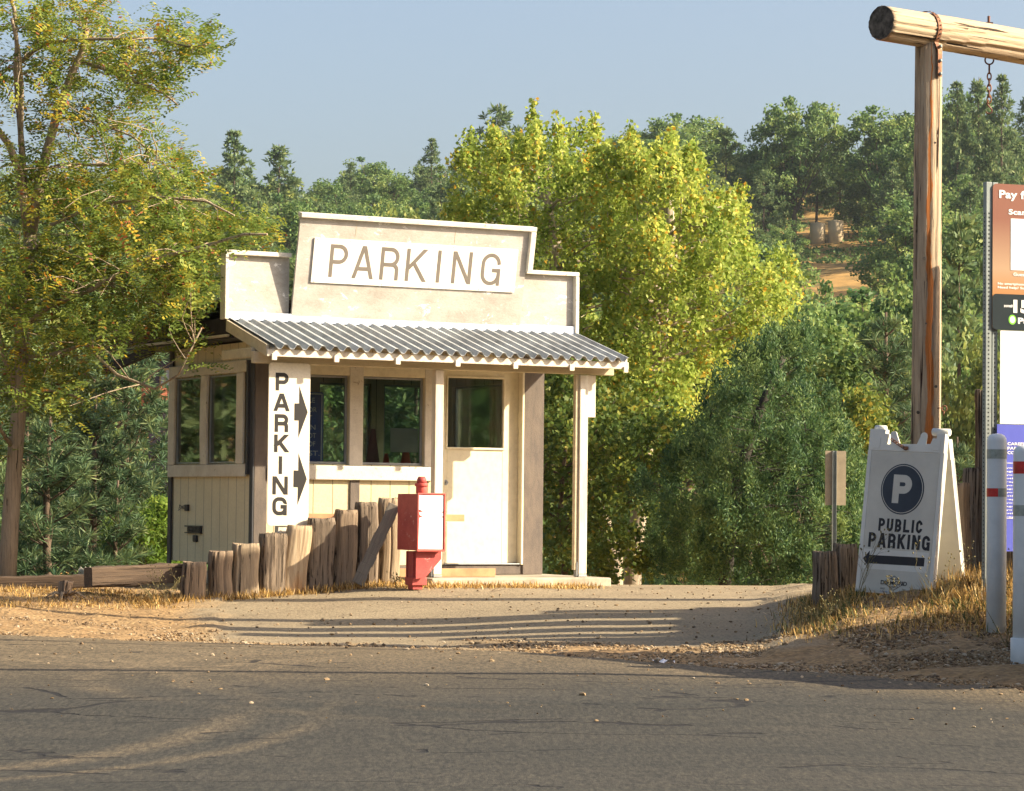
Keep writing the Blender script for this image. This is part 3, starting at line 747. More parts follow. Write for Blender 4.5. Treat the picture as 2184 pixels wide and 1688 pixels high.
vsg = empty('vertical_parking_sign', BOOTH @ Matrix.Translation((-.237, -.875, 1.355)), 'tall narrow cream sign with stacked letters PARKING and two black arrows pointing right', 'sign')
def rrect(x0, x1, z0, z1, r, n=6):
    p = []
    for cx, cz, a0 in ((x1-r, z0+r, -90), (x1-r, z1-r, 0), (x0+r, z1-r, 90), (x0+r, z0+r, 180)):
        for k in range(n+1):
            a = R(a0+90*k/n); p.append((cx+r*math.cos(a), cz+r*math.sin(a)))
    return p
vb = MB(); vb.prism(rrect(0, .415, 0, 1.5, .035), 0, .012); vb.build('board', M_['vsign'], vsg)
FX = lambda px: (px-930)/370*.415
FZ = lambda py: (1570-py)/1455*1.5
vl = MB()
for ch, a, b, x0, x1 in (('P',205,365,988,1105),('A',390,548,974,1115),('R',575,735,984,1106),('K',757,915,982,1112),('I',950,1110,1028,1054),('N',1130,1293,972,1110),('G',1315,1478,974,1104)):
    glyph_into(vl, ch, FX(x0), FZ(b), FX(x1)-FX(x0), FZ(a)-FZ(b), .036, -.0012, .045)
vl.build('lettering', M_['letter_dark'], vsg)
for sy in (0, 600):
    ar = MB(); ar.prism([(FX(1160), FZ(628+sy*.996)), (FX(1200), FZ(628+sy*.996)), (FX(1198), FZ(783+sy*1.0)), (FX(1280), FZ(552+sy)), (FX(1202), FZ(322+sy)), (FX(1202), FZ(475+sy)), (FX(1160), FZ(475+sy))], -.002, -.0003)
    ar.build('arrow', M_['letter_dark'], vsg)

ib = empty('blue_notice', BOOTH @ Matrix.Translation((.28, .068, 1.955)), 'blue notice board with pale capitals standing inside the left front window', 'sign')
q = MB(); q.prism(rrect(0, .47, 0, .68, .02), 0, .01); q.build('board', M_['blue_sign'], ib)
q = MB(); q.prism(rrect(.445, .455, .02, .66, .004), -.003, -.0005); q.prism(rrect(.02, .445, .655, .665, .004), -.003, -.0005); q.build('border', M_['text_pale'], ib)
q = MB()
for s_, x1, z in (('ABLE', .375, .575), ('FOR', .395, .485), ('IT', .35, .405), ('IN', .385, .315), ('LOT', .392, .235), ('OF', .385, .155), ('B ST.', .432, .065)):
    w = .038*len(s_); text_into(q, s_, x1-w, z, w, .048, .003, .01)
q.v = [(x, y-.0005, z) for x, y, z in q.v]
q.build('lettering', M_['text_pale'], ib)
def cone(name, x, y, z, h, r, mat, label):
    e = empty(name, BOOTH @ Matrix.Translation((x, y, z)), label, 'traffic cone', 'traffic cones inside the booth')
    q = MB(); q.tube([(0,0,.02), (0,0,.03), (0,0,h*.55), (0,0,h)], [r, r*.92, r*.55, r*.22], 20); q.build('cone', M_[mat], e)
    q = MB(); q.box(-r*1.25, r*1.25, -r*1.25, r*1.25, 0, .02); q.build('base', M_[mat], e, None, .004); return e
bx('counter', 'interior', [(.79, 1.98, .103, .62, 1.78, 1.80)], bevel=.003)
cone('traffic_cone', 1.70, .19, 1.80, .36, .085, 'cone', 'bright orange cone on the counter at the right of the window')
cone('traffic_cone', 1.45, .42, 1.80, .50, .10, 'conedark', 'dark dusty red cone on the counter left of the paper')
cone('traffic_cone', 1.56, .34, 1.80, .26, .075, 'cone', 'low orange cone half hidden between the dark cone and the paper')
pp = MB(); pp.box(0, .30, 0, .004, 0, .235); pp = pp.build('paper_notice', M_['paper'], None, BOOTH @ Matrix.Translation((1.475, .075, 2.07)))
tag(pp, 'blank grey paper propped behind the glass of the right front window', 'paper')

rail = MB(); rail.box(.10, 1.86, -.768, -.735, 1.405, 1.47); rail = rail.build('rail_board', M_['orange_wood'], None, BOOTH, .004)
tag(rail, 'orange stained board fixed level behind the stumps and payment box', 'rail')
pl = MB(); pl.box(1.15, 2.22, -.735, -.70, .874, .955); pl = pl.build('orange_plank', M_['orange_wood'], None, BOOTH, .004)
tag(pl, 'orange plank lying along the foot of the booth beside the door', 'plank')
# ---------------------------------------------------------------- old timber posts
def timber_mesh(name, w, d, h, seed, mat, top=.008, round_=.10, groove=.007, split=False, lean=(0,0)):
    """upright weathered post: w x d section, split and grooved along the grain"""
    r = np.random.default_rng(seed); ns = 72; nz = max(10, int(h/.045))
    a = np.arange(ns)/ns*2*math.pi; e = 2/(.35+round_*1.6) if round_ < 1 else 2
    ca, sa = np.cos(a), np.sin(a)
    k = (np.abs(ca)**e+np.abs(sa)**e)**(-1/e)
    px, py = ca*k*w/2, sa*k*d/2
    gr = np.zeros(ns)
    for _ in range(9):
        c = r.integers(0, ns); gr[(c+np.array([0]))%ns] -= r.uniform(.6, 2.2)
    gr += r.normal(0, .30, ns)
    V = []; ph = r.uniform(0, 6, 4)
    for j in range(nz+1):
        t = j/nz; z = t*h
        wob = 1+.035*math.sin(3.1*t+ph[0])+.02*math.sin(9*t+ph[1])
        g = np.roll(gr, int(round(.8*math.sin(2.3*t+ph[2]))))*groove
        sc_ = (wob+g/(w/2)) ; tap = 1-.05*t-(.05 if j == nz else 0)
        x = px*sc_*tap+lean[0]*t+.006*math.sin(7*t+ph[3]); y = py*sc_*tap+lean[1]*t
        zz = np.full(ns, z)
        if j >= nz-1: zz = zz+np.roll(gr, 1)*groove*.9+top*.5*np.sin(a*2+ph[0])*(1 if j == nz else .7)-.3*top
        V.append(np.stack([x, y, zz], 1))
    V = np.concatenate(V); F = []
    for j in range(nz):
        for i in range(ns):
            i2 = (i+1) % ns; F.append((j*ns+i, j*ns+i2, (j+1)*ns+i2, (j+1)*ns+i))
    c = V[nz*ns:(nz+1)*ns].mean(0)-np.array([0, 0, .004]); b = len(V)
    V = np.concatenate([V, c[None]])
    me = bpy.data.meshes.new(name)
    F += [(nz*ns+i, nz*ns+(i+1) % ns, b) for i in range(ns)]
    me.from_pydata(V.tolist(), [], F)
    me.polygons.foreach_set('use_smooth', [True]*(nz*ns)+[False]*ns)
    me.materials.append(mat); me.update(); return me
def upright(name, u0, u1, vt, vb, Y, mat, label, group=None, yaw=0, lean=0, deep=None, seed=1, sink=.08, cat='post', rnd=.10):
    b = P((u0+u1)/2, vb, Y); t = P((u0+u1)/2, vt, Y); w = (u1-u0)/6000*Y; h = t.z-b.z+sink
    o = link(name, timber_mesh(name, w, deep or w*.8, h, seed, mat, round_=rnd, lean=(lean*w, 0)), None,
             Matrix.Translation((b.x-lean*w/2, b.y, b.z-sink)) @ Matrix.Rotation(yaw, 4, 'Z'))
    return tag(o, label, cat, group)
SM = M_['stumps']; gl_ = 'weathered timber posts in a rising row before the booth'
st = [(387,438,1198,1280,0,0,'shortest stubby brown post at the low left end of the row'),
      (445,493,1175,1277,0,.0,'second post from the low end, narrow brown with a round knot'),
      (494,550,1159,1273,1,.0,'third post from the low end, pale grey brown with wavy cracks'),
      (552,606,1137,1268,2,.04,'fourth post, tall and straight grained, just left of the pale split one'),
      (602,655,1120,1266,3,.30,'pale split post with orange streaks leaning right below the tall narrow sign'),
      (653,710,1105,1257,2,.08,'dark striped post with a cut line across it, right of the pale split one'),
      (709,757,1087,1248,0,.20,'brown post pitted with holes, leaning right, half in shadow'),
      (758,803,1071,1245,2,.0,'broad shadowed post behind the middle of the leaning plank'),
      (806,850,1062,1243,1,.04,'tallest grey post beside the red payment box')]
for i, (u0, u1, vt, vb, k, ln, lab) in enumerate(st):
    Yp = 25.3+(u0-387)*.00238
    upright('timber_post', u0-2, u1+2, vt, vb+3, Yp, SM[k], lab, gl_, R(16+(i*7)%11-5), ln, None, 20+i)
pk = MB(); a = P(762, 1246, 25.95); b = P(842, 1078, 26.05); L = (b-a).length
for i in range(8):
    t0 = i/8; t1 = (i+1)/8
    pk.box(-.055-.004*math.sin(i*2), .055+.004*math.cos(i*3), -.018, .018, L*t0, L*t1+.0005*i)
dirv = (b-a).normalized()
zq = dirv.to_track_quat('Z', 'Y').to_matrix().to_4x4()
yv = Vector((0, 1, 0)); yv = (yv-dirv*yv.dot(dirv)).normalized(); xv = yv.cross(dirv)
Mx = Matrix((xv.to_4d(), yv.to_4d(), dirv.to_4d(), (0,0,0,1))).transposed(); Mx[3][3] = 1
for r_ in range(3): Mx[r_][3] = 0; Mx[3][r_] = 0
o = pk.build('leaning_plank', M_['grey_plank'], None, Matrix.Translation(a) @ Mx, .004)
tag(o, 'grey plank leaning diagonally across the two tallest posts of the row', 'plank')
# timber curbs at left
def beam_between(name, a, b, w, h, mat, label, cat, seed=3):
    a, b = Vector(a), Vector(b); L = (b-a).length
    r = np.random.default_rng(seed); n = 16; q = MB(); V = []
    for k in range(n+1):
        j = r.normal(0, .005, 8); t = L*k/n+(r.normal(0, .01) if k in (0, n) else 0)
        hw, hh, c_ = w/2, h/2, .012
        V += [(-hw+c_+j[0],-hh,t),(hw-c_,-hh+j[1],t),(hw+j[2],-hh+c_,t),(hw,hh-c_+j[3],t),(hw-c_,hh+j[4],t),(-hw+c_+j[5],hh,t),(-hw,hh-c_+j[6],t),(-hw,-hh+c_+j[7],t)]
    q.raw(V, [(k*8+i, k*8+(i+1) % 8, k*8+8+(i+1) % 8, k*8+8+i) for k in range(n) for i in range(8)]+[tuple(range(8))[::-1], tuple(range(n*8, n*8+8))]); me = q.mesh(name, mat)
    d = (b-a).normalized(); z = Vector((0,0,1)); y = (z-d*z.dot(d)).normalized(); x = y.cross(d)
    M = Matrix.Identity(4)
    for i in range(3): M[i][0] = x[i]; M[i][1] = y[i]; M[i][2] = d[i]; M[i][3] = a[i]
    return tag(link(name, me, None, M), label, cat)
beam_between('timber_curb', P(190, 1231, 25.0), P(384, 1222, 25.45), .19, .17, M_['timber'], 'thick dark timber lying on the bank left of the shortest post', 'timber')
beam_between('timber_curb', P(-60, 1245, 25.6), P(300, 1237, 25.75), .16, .12, M_['timber'], 'long low dark timber half buried behind the grass at far left', 'timber', 5)
# small cut stump with roots
ts = empty('tree_stump', G(146, 24.6), 'small cut stump with torn roots on the left bank', 'stump')
ts.location.z -= .03
link('stump', timber_mesh('stump', .13, .12, .20, 77, SM[0], round_=.9), ts)
rt = MB()
for k in range(9):
    an = R(170+k*25+random.uniform(-10,10)); l = random.uniform(.1, .26)
    rt.tube([(0,0,.06), (math.cos(an)*l*.5, math.sin(an)*l*.5, .10), (math.cos(an)*l, math.sin(an)*l, random.uniform(.0,.14))], [.016,.011,.004], 6)
rt.build('root', SM[1], ts)

# ---------------------------------------------------------------- red payment box on its pedestal
PB = P(899, 1240, 25.75)
pbx = empty('payment_box', Matrix.Translation((PB.x, PB.y, P(905,1234,25.75).z)) @ Matrix.Rotation(R(29), 4, 'Z'), 'red metal payment box with bleached white front sticker on a bracketed red pedestal', 'payment box')
zt = lambda v: P(905, v, 25.75).z-pbx.location.z
q = MB(); q.box(-.135, .135, -.17, .24, zt(1174), zt(1054)); q.build('box', M_['red'], pbx, None, .008)
q = MB()
za_, zb_ = zt(1176), zt(1052)
for (x0,x1,c,d) in ((-.143,.143,za_,za_+.016),(-.143,.143,zb_-.014,zb_),(-.143,-.129,za_+.016,zb_-.014),(.129,.143,za_+.016,zb_-.014)): q.box(x0, x1, -.186, -.171, c, d)
q.build('rim', M_['red_bright'], pbx, None, .003)
q = MB(); zc = (za_+zb_)/2; hh = (zb_-za_)/2
pts = [(-.117,-hh+.022),(.113,-hh+.02),(.115,.04),(.095,.05),(.117,.058),(.116,.085),(.09,.093),(.116,.10),(.116,hh-.02),(-.114,hh-.018),(-.116,.115),(-.07,.098),(-.112,.088),(-.105,.062),(-.075,.055),(-.11,.04)]
pts = [(x*1.09, z+zc) for x, z in pts]
q.prism(pts, -.176, -.1712); q.build('sticker', M_['sticker'], pbx)
q = MB(); q.tube([(0,.02,zb_), (0,.02,zb_+.075)], .052, 20); q.tube([(0,.02,zb_+.062),(0,.02,zb_+.090)], .063, 20)
q.build('collar', M_['red_bright'], pbx, None, .002)
q = MB(); q.tube([(0,.02,zb_+.085),(0,.02,zb_+.125),(0,.02,zb_+.15)], [.047,.043,.030], 18); q.build('cap', M_['red'], pbx)
br = MB(); zt0 = zt(1176)
for y_ in (-.12, .07): br.prism([(-.12,zt0),(.138,zt0),(.138,zt0-.07),(-.02,zt0-.235),(-.12,zt0-.25)], y_, y_+.012)
br.box(-.05,.09,-.10,.05, zt0-.065, zt0-.003); br.build('bracket', M_['red'], pbx)
q = MB(); q.box(-.112,-.012,-.045,.055,-.1,zt0-.002); q.box(-.13,.02,-.07,.08,-.06,.012); q.build('pedestal', M_['red'], pbx, None, .003)

# ---------------------------------------------------------------- right-hand side: log gate
YG = 22.6
gate = empty('log_gate', P(1972, 1236, YG), 'tall bleached log gateway with a heavy crossbeam strapped onto its post', 'gate')
gl = gate.location
pt = P(1981, 95, YG)-gl
def log_mesh(name, pts, rads, seed, mat, seg=64, n=70):
    r = np.random.default_rng(seed); pts = [Vector(p) for p in pts]
    d = (pts[-1]-pts[0]); L = d.length; d.normalize()
    a = d.cross(Vector((0,1,0))); a.normalize(); b = d.cross(a)
    gr = r.normal(0, .0022, seg)
    for _ in range(10): gr[r.integers(0, seg)] -= r.uniform(.006, .016)
    V = []
    for j in range(n+1):
        t = j/n; p = pts[0].lerp(pts[-1], t); rad = rads[0]+(rads[1]-rads[0])*t
        g = np.roll(gr, int(round(1.6*math.sin(t*3+seed)+1.0*math.sin(t*11))))
        for k in range(seg):
            w = 2*math.pi*k/seg; rr = rad*(1+.015*math.sin(t*9+w))+g[k]
            V.append(p+(a*math.cos(w)+b*math.sin(w))*rr)
    F = [(j*seg+k, j*seg+(k+1) % seg, (j+1)*seg+(k+1) % seg, (j+1)*seg+k) for j in range(n) for k in range(seg)]
    me = bpy.data.meshes.new(name); me.from_pydata([tuple(v) for v in V], [], F+[tuple(range(seg))[::-1], tuple(range(n*seg, (n+1)*seg))])
    me.polygons.foreach_set('use_smooth', [True]*(n*seg)+[False]*2); me.materials.append(mat); me.update(); return me
link('post', log_mesh('post', [(0,0,-.4), (pt.x, 0, pt.z)], (.121, .108), 4, M_['gatelog']), gate)
bd = Vector((.77, .64, 0)).normalized()
bc = P(1981, 66, YG)-gl                                        # beam axis above the post
s0 = -.56; aE = bc+bd*s0; L = 3.22
beam_root = link('crossbeam', log_mesh('crossbeam', [(0,0,0), (0,0,L)], (.137, .150), 9, M_['logx']), gate)
z = Vector((0,0,1)); x = z.cross(bd).normalized()
Mb = Matrix.Identity(4)
# local z of the mesh runs along the beam; material grain axis follows by swapping below
for i in range(3): Mb[i][0] = x[i]; Mb[i][1] = bd.cross(x)[i]; Mb[i][2] = bd[i]; Mb[i][3] = aE[i]
beam_root.matrix_local = Mb
beam_root.data.materials[0] = M_['log']
q = MB(); q.raw([(.134*math.cos(2*math.pi*k/40)*(1+.03*math.sin(k*2.3)), .134*math.sin(2*math.pi*k/40)*(1+.03*math.sin(k*1.7)), -.004) for k in range(40)], [tuple(range(39,-1,-1))])
q.build('sawn_end', M_['log_end'], beam_root)
p2 = bc+bd*2.25
link('post', log_mesh('post', [(p2.x, p2.y, -.5), (p2.x, p2.y, p2.z-.06)], (.135, .12), 14, M_['gatelog']), gate)
# strap over the beam and down the post face
sx = P(2003, 70, YG-.12)-gl; sp = MB(); pts = []
fb = Vector((x.x, x.y, 0)); fb = fb if fb.y < 0 else -fb
cs = bc-bd*.03
for k in range(-2, 13):
    w = R(90-(k)*13.5); pts.append(cs+fb*math.cos(w)*.153+z*math.sin(w)*.153)
low = Vector((pt.x+.075, -.104, 0)); zb0 = P(2000, 168, YG).z-gl.z
pts = [p for p in pts if p.z > cs.z-.115]; n_ = 4
pl_ = pts[-1]; pts += [Vector((low.x, low.y, pl_.z+(zb0-pl_.z)*k/n_)) for k in range(1, n_+1)]
wv = bd*.022; V = []
for p in pts: V += [p-wv, p+wv, p+wv-fb*.006, p-wv-fb*.006]
F = []
for i in range(len(pts)-1):
    for k in range(4): F.append((i*4+k, i*4+(k+1) % 4, (i+1)*4+(k+1) % 4, (i+1)*4+k))
F += [(0,1,2,3), tuple(len(V)-4+k for k in (3,2,1,0))]
sp.raw(V, F); strap = sp.build('strap', M_['rust'], gate)
for vv_ in (104, 134, 162):
    q = MB(); c = Vector((low.x, low.y, P(2003, vv_, YG).z-gl.z)); q.tube([c, c+fb*.012, c+fb*.02], [.015,.014,.006], 10); q.build('bolt', M_['galv_post'], strap)
q = MB()
for k in range(9):
    i = min(len(pts)-2, 3+k); c = pts[i]+fb*.001; q.tube([c, c+(fb*.3+z*.1 if i < 8 else fb)*.008], .006, 6)
q.build('strap_hole', M_['hole'], strap)
q = MB(); c = P(2109, 50, YG+.7)-gl; q.tube([(c.x,c.y,c.z-.04),(c.x,c.y,c.z+.06)], .012, 8); q.box(c.x-.03,c.x+.03,c.y-.03,c.y+.03,c.z-.01,c.z+.004)
q.build('bolt', M_['rust_dark'], gate)
for uu, vv_, rk in ((1955, 265, .011), (1994, 305, .009), (1971, 552, .013), (1996, 825, .012), (1958, 880, .014), (1975, 690, .007)):
    c = P(uu, vv_, YG-.12)-gl; q = MB(); q.tube([c, c+Vector((0,-.006,0))], rk, 10); q.build('knot', M_['log_end'], gate)
# hanging chain
hc0 = P(2110, 118, YG+.72)
ch = empty('hanging_chain', hc0, 'short rusty chain with eye bolt and open hook under the crossbeam', 'chain')
def ring(mb, c, rx, rz, rad, ax, open_=0, n=18):
    pts = []
    for k in range(n+1):
        w = 2*math.pi*k/n*(1-open_)+R(90)
        pts.append(Vector(c)+Vector(ax)*math.cos(w)*rx+Vector((0,0,1))*math.sin(w)*rz)
    mb.tube(pts, rad, 7, caps=open_ > 0)
q = MB(); q.tube([(0,0,.02),(0,0,-.01)], .007, 8); ring(q, (0,0,-.042), .036, .036, .007, (1,0,0)); q.build('eye_bolt', M_['rust_dark'], ch)
zc_ = -.075
q = MB(); q.tube([(0,0,zc_),(0,0,zc_-.085)], .008, 8); q.build('link', M_['rust'], ch); zc_ -= .075
for k in range(5):
    q = MB(); ring(q, (0,0,zc_-.03), .016, .032, .006, (1,0,0) if k % 2 == 0 else (.3,.95,0)); q.build('link', M_['rust_dark' if k % 2 else 'rust'], ch); zc_ -= .048
q = MB(); pts = [(0,0,zc_+.01)]
for k in range(15):
    w = R(120-k*20); pts.append((.012+.026*math.cos(w)*(1 if k < 9 else 1.0), 0, zc_-.055+.034*math.sin(w)))
pts = [(0,0,zc_+.012),(-.016,0,zc_-.004),(-.016,0,zc_-.02),(.004,0,zc_-.045),(.022,0,zc_-.066),(.022,0,zc_-.088),(.004,0,zc_-.10),(-.018,0,zc_-.096),(-.026,0,zc_-.08)]
q.tube(pts, .0065, 7); q.build('hook', M_['rust_dark'], ch)

# ---------------------------------------------------------------- A-frame sign
YA = 19.6
ab = P(1905, 1268, YA)
AF = Matrix.Translation(ab) @ Matrix.Rotation(R(-38), 4, 'Z') @ Matrix.Rotation(R(2.4), 4, 'Y')
af = empty('sandwich_board', AF, 'white plastic folding sandwich board reading PUBLIC PARKING with an arrow pointing left', 'sandwich board')
HW, HH = .305, 1.13
TF = Matrix.Rotation(R(-5.5), 4, 'X'); TB = Matrix.Translation((0, .50, 0)) @ Matrix.Rotation(R(15.5), 4, 'X')
def af_panel(name, M, full=True):
    q = MB()
    q.box(-HW, HW, 0, .018, .0, 1.0)
    q.box(-HW, -HW+.03, -.004, .045, 0, 1.0); q.box(HW-.03, HW, -.004, .045, 0, 1.0)
    q.prism([(-HW+.004,1.0),(HW-.004,1.0),(HW-.004,1.135),(HW-.07,1.135),(HW-.07,1.10),(HW-.10,1.10),(HW-.115,1.06),(-HW+.145,1.045),(-HW+.145,1.055),(-HW+.15,1.12),(-HW+.13,1.12),(-HW+.13,1.15),(-HW+.004,1.15)], -.006, .045)
    for x in (-HW+.035, HW-.095): q.box(x, x+.06, -.009, -.006, 1.015, 1.09)
    return q.build(name, M_['aframe'], af, M, .005)
fp = af_panel('front_panel', TF); bp = af_panel('back_panel', TB @ Matrix.Diagonal((1,-1,1,1)))
q = MB(); q.tube([(HW-.13,.045,1.15),(HW+.0,.045,1.15)], .026, 14); q.tube([(-HW+.02,.045,1.16),(-HW+.10,.045,1.16)], .022, 14); q.build('hinge', M_['aframe'], fp)
for x, d in ((-.10,-.2),(.10,.25)):
    q = MB(); pts = [(x-.032,1.045)]+[(x+d*.09+.026*math.cos(R(a)), 1.115+.026*math.sin(R(a))) for a in range(190,-20,-21)]+[(x+.042,1.045)]
    q.prism(pts, .012, .022); q.build('handle_lug', M_['aframe'], fp)
q = MB(); ring(q, (0,0,0), .0, .0, .001, (1,0,0))
q = MB()
for k in range(6): ring(q, (-.11+k*.021, -.012, 1.075-k*.011), .015, .009, .0035, (1,0,-.4) if k % 2 else (.6,.8,-.3), n=10)
q.build('chain', M_['rust_dark'], fp)
q = MB(); q.box(-.012,.022,-.022,-.008,1.012,1.035); q.build('padlock', M_['rust'], fp, None, .004)
q = MB(); q.box(-HW+.032, HW-.032, -.0035, -.0005, .01, .992); q.build('insert', M_['aframe_face'], fp)
AX = lambda px: -HW+(px-472-(1500-0)*0)/1.0
def ax(px, py):   # picture measure in the zoomed crop -> panel coordinates
    t = (py-400)/1100.0; l = 530-58*t; r = 1060-50*t
    return -HW+(px-l)/(r-l)*2*HW, 1.0-(t+ (.0))*1.0
q = MB(); q.prism(disc_pts(0, .735, .172, .178), -.0050, -.0036); q.build('disc_rim', M_['navy'], fp)
q = MB(); q.prism(disc_pts(0, .735, .163, .169), -.0060, -.0051); q.build('disc_line', M_['aframe_face'], fp)
q = MB(); q.prism(disc_pts(0, .735, .158, .164), -.0070, -.0061); q.build('disc', M_['navy'], fp)
q = MB(); glyph_into(q, 'P', -.075, .635, .15, .20, .052, -.0073, .09); q.build('letter', M_['aframe_face'], fp)
q = MB(); word_into(q, 'PUBLIC', -.165, .435, .35, .090, .019, -.0042, .30, .022); word_into(q, 'PARKING', -.235, .318, .49, .103, .021, -.0042, .26, .024)
q.build('lettering', M_['ink'], fp)
q = MB(); q.box(-HW+.04, HW-.05, -.0044, -.0036, .165, .305); q.build('arrow_patch', M_['aframe'], fp)
q = MB(); q.prism([(-.265,.235),(-.215,.178),(-.215,.203),(.225,.208),(.225,.268),(-.215,.262),(-.215,.292)], -.0058, -.0045); q.build('arrow', M_['ink'], fp)
q = MB()
def outline(mb, pts, t, y0, y1):
    c = (sum(p[0] for p in pts)/len(pts), sum(p[1] for p in pts)/len(pts))
    inn = [(c[0]+(x-c[0])*(1-t), c[1]+(z_-c[1])*(1-t)) for x, z_ in pts]
    n = len(pts)
    for i in range(n):
        j = (i+1) % n; mb.prism([pts[i], pts[j], inn[j], inn[i]], y0, y1)
outline(q, [(-.08,.075),(0,.025),(.08,.075),(0,.13)], .07, -.0052, -.0038)
text_into(q, 'DIAMOND', -.105, .063, .21, .030, .0056, .025)
text_into(q, 'PARKING', -.035, .098, .07, .013, .0054, .01); text_into(q, 'SERVICE', -.035, .044, .07, .013, .0054, .01)
text_into(q, 'SINCE', -.105, .030, .035, .010, .0054, .01); text_into(q, '1922', .07, .030, .03, .010, .0054, .01)
q.build('emblem', M_['ink'], fp)
q = MB(); text_into(q, 'Customer Oriented & Operated', -.105, .008, .21, .012, .0054, 0); q.build('small_print', M_['blue_sign'], fp)
# snap hook on the sign's top
sh = MB(); c = P(2014, 872, YA-.1); ring(sh, c, .018, .020, .004, (1,0,0)); sh.tube([c+Vector((-.02,0,.005)), c+Vector((-.05,0,.002))], .004, 6); sh.tube([c+Vector((0,0,-.02)), c+Vector((-.008,0,-.05))], .005, 6)
o = sh.build('snap_hook', M_['rust']); tag(o, 'small rusty snap hook at the top corner of the sandwich board', 'hook')

# ---------------------------------------------------------------- back of a sign on a steel post
YS = 26.6
sg = empty('street_sign', P(1777, 1262, YS), 'small sign on a thin steel post seen from its bare tan back', 'sign')
k_ = YS/6000
q = MB(); q.box(-19*k_-.0, 26*k_, -.004, 0, P(1777,1078,YS).z-sg.location.z, P(1777,962,YS).z-sg.location.z); q.build('sign_panel', M_['signback'], sg, Matrix.Rotation(R(6),4,'Z'))
q = MB(); h_ = P(1777,962,YS).z-sg.location.z
q.box(-.020,-.016,-.035,-.006,-.2,h_); q.box(.016,.020,-.035,-.006,-.2,h_); q.box(-.020,.020,-.010,-.006,-.2,h_)
for k in range(44): q.box(-.004,.004,-.0125,-.0101,.03+k*(h_-.06)/44,.045+k*(h_-.06)/44)
q.build('post', M_['galv_post'], sg, Matrix.Rotation(R(6),4,'Z'))

# ---------------------------------------------------------------- right-hand stumps and palings
gr_ = 'dark timber posts standing on the right bank'
upright('timber_post', 1733, 1783, 1176, 1302, 20.5, SM[2], 'dark rounded post at the left end of the right bank', gr_, R(12), 0, .17, 51)
upright('timber_post', 1778, 1830, 1160, 1296, 20.8, SM[2], 'dark post behind and between the first right bank post and the sandwich board', gr_, R(8), 0, .17, 52)
upright('timber_post', 2028, 2068, 1030, 1240, 20.6, SM[0], 'brown square post just right of the sandwich board', gr_, R(-42), 0, .12, 53, rnd=.12)
upright('timber_post', 2052, 2100, 998, 1240, 21.4, SM[2], 'taller gnarled post behind the brown one by the steel sign post', gr_, R(-40), 0, .13, 54, rnd=.15)
upright('timber_post', 2079, 2106, 831, 1240, 22.6, SM[2], 'tallest dark post behind the steel frame of the pay sign', gr_, R(10), .1, .11, 55)
upright('timber_post', 2146, 2162, 1170, 1300, 20.4, SM[0], 'thin brown post glimpsed between the two white bollards', gr_, R(10), 0, .1, 56)
# unseen boards added outside the right edge to throw striped shade on the lot
gp = 'unseen boards added beyond the right edge for striped shade'
for i, (Yp, h, w) in enumerate([(19.95,2.5,.30),(20.25,1.55,.24),(20.62,3.4,.40),(20.98,1.55,.26),(21.38,3.7,.44),(21.76,1.55,.26),(22.12,3.2,.38),(22.45,1.55,.24),(22.72,2.2,.26),(22.98,1.5,.22)]):
    z0 = GZ(4.6, Yp); me = timber_mesh('shade_board', .07, w*1.16, h+.3, 60+i, SM[i % 3], round_=.1)
    o = link('shade_board', me, None, Matrix.Translation((4.62, Yp, z0-.3)) @ Matrix.Rotation(R(0), 4, 'Z'))
    tag(o, 'rough upright board added right of the pay sign to cast striped shade', 'palisade board', gp)

# ---------------------------------------------------------------- pay sign on perforated steel posts
YP = 18.9
pb = P(2103, 1240, YP)
ps = empty('pay_sign', Matrix.Translation((pb.x, pb.y, GZ(pb.x, pb.y))) @ Matrix.Rotation(R(20), 4, 'Z'), 'tall payment sign with brown, white and blue boards on perforated steel posts', 'sign')
zz = lambda v: P(2103, v, YP).z-ps.location.z
q = MB(); T = zz(389)
q.box(-.022,.022,-.022,.022,-.3,T); sp_ = q.build('post', M_['galv_post'], ps, None, .003)
q = MB()
for k in range(92):
    zq_ = .05+k*.0254*1.1
    if zq_ < T-.02: q.box(-.0045,.0045,-.0232,-.0222,zq_-.005,zq_+.005); q.box(-.0232,-.0222,-.0045,.0045,zq_-.005,zq_+.005)
q.build('punched_hole', M_['hole'], sp_)
q = MB(); q.box(.035,.075,-.010,.022,-.3,T); q.build('post', M_['galv_post'], ps, None, .003)
q = MB()
for k in range(92):
    zq_ = .05+k*.0254*1.1
    if zq_ < T-.02: q.box(.050,.058,-.0112,-.0102,zq_-.005,zq_+.005)
q.build('punched_hole', M_['hole'], ps)
q = MB(); q.box(.96,1.0,-.01,.03,-.3,T); q.build('post', M_['galv_post'], ps, None, .003)
zb1, zb2, zb3, zb4 = zz(1176), zz(905), zz(703), zz(392); zdiv = zz(627)
topb = MB(); topb.prism(rrect(.022, .98, 0, zb4-zb3, .03), -.032, -.028)
tb = topb.build('upper_board', M_['brown_print'], ps, Matrix.Translation((0,0,zb3)))
q = MB(); q.prism(rrect(.021, .981, -.001, zdiv-zb3, .03), -.0345, -.0325); q.build('teal_panel', M_['teal_board'], tb)
q = MB(); X0 = .022; sX = lambda px: (px-272)/4.22/ (FPX/2184*2500/YP*.93)+X0
kz = (zb4-zb3)/(1610-112); ZZ = lambda py: (1610-py)*kz
text_into(q, 'Pay for parking', sX(340), ZZ(285), .62, ZZ(190)-ZZ(300), .0345, .03)
text_into(q, 'Scan Code', sX(443), ZZ(425), .33, ZZ(368)-ZZ(425), .0345, .03)
text_into(q, 'Guest Checkout', sX(498), ZZ(1055), .27, ZZ(1020)-ZZ(1055), .0345, .02)
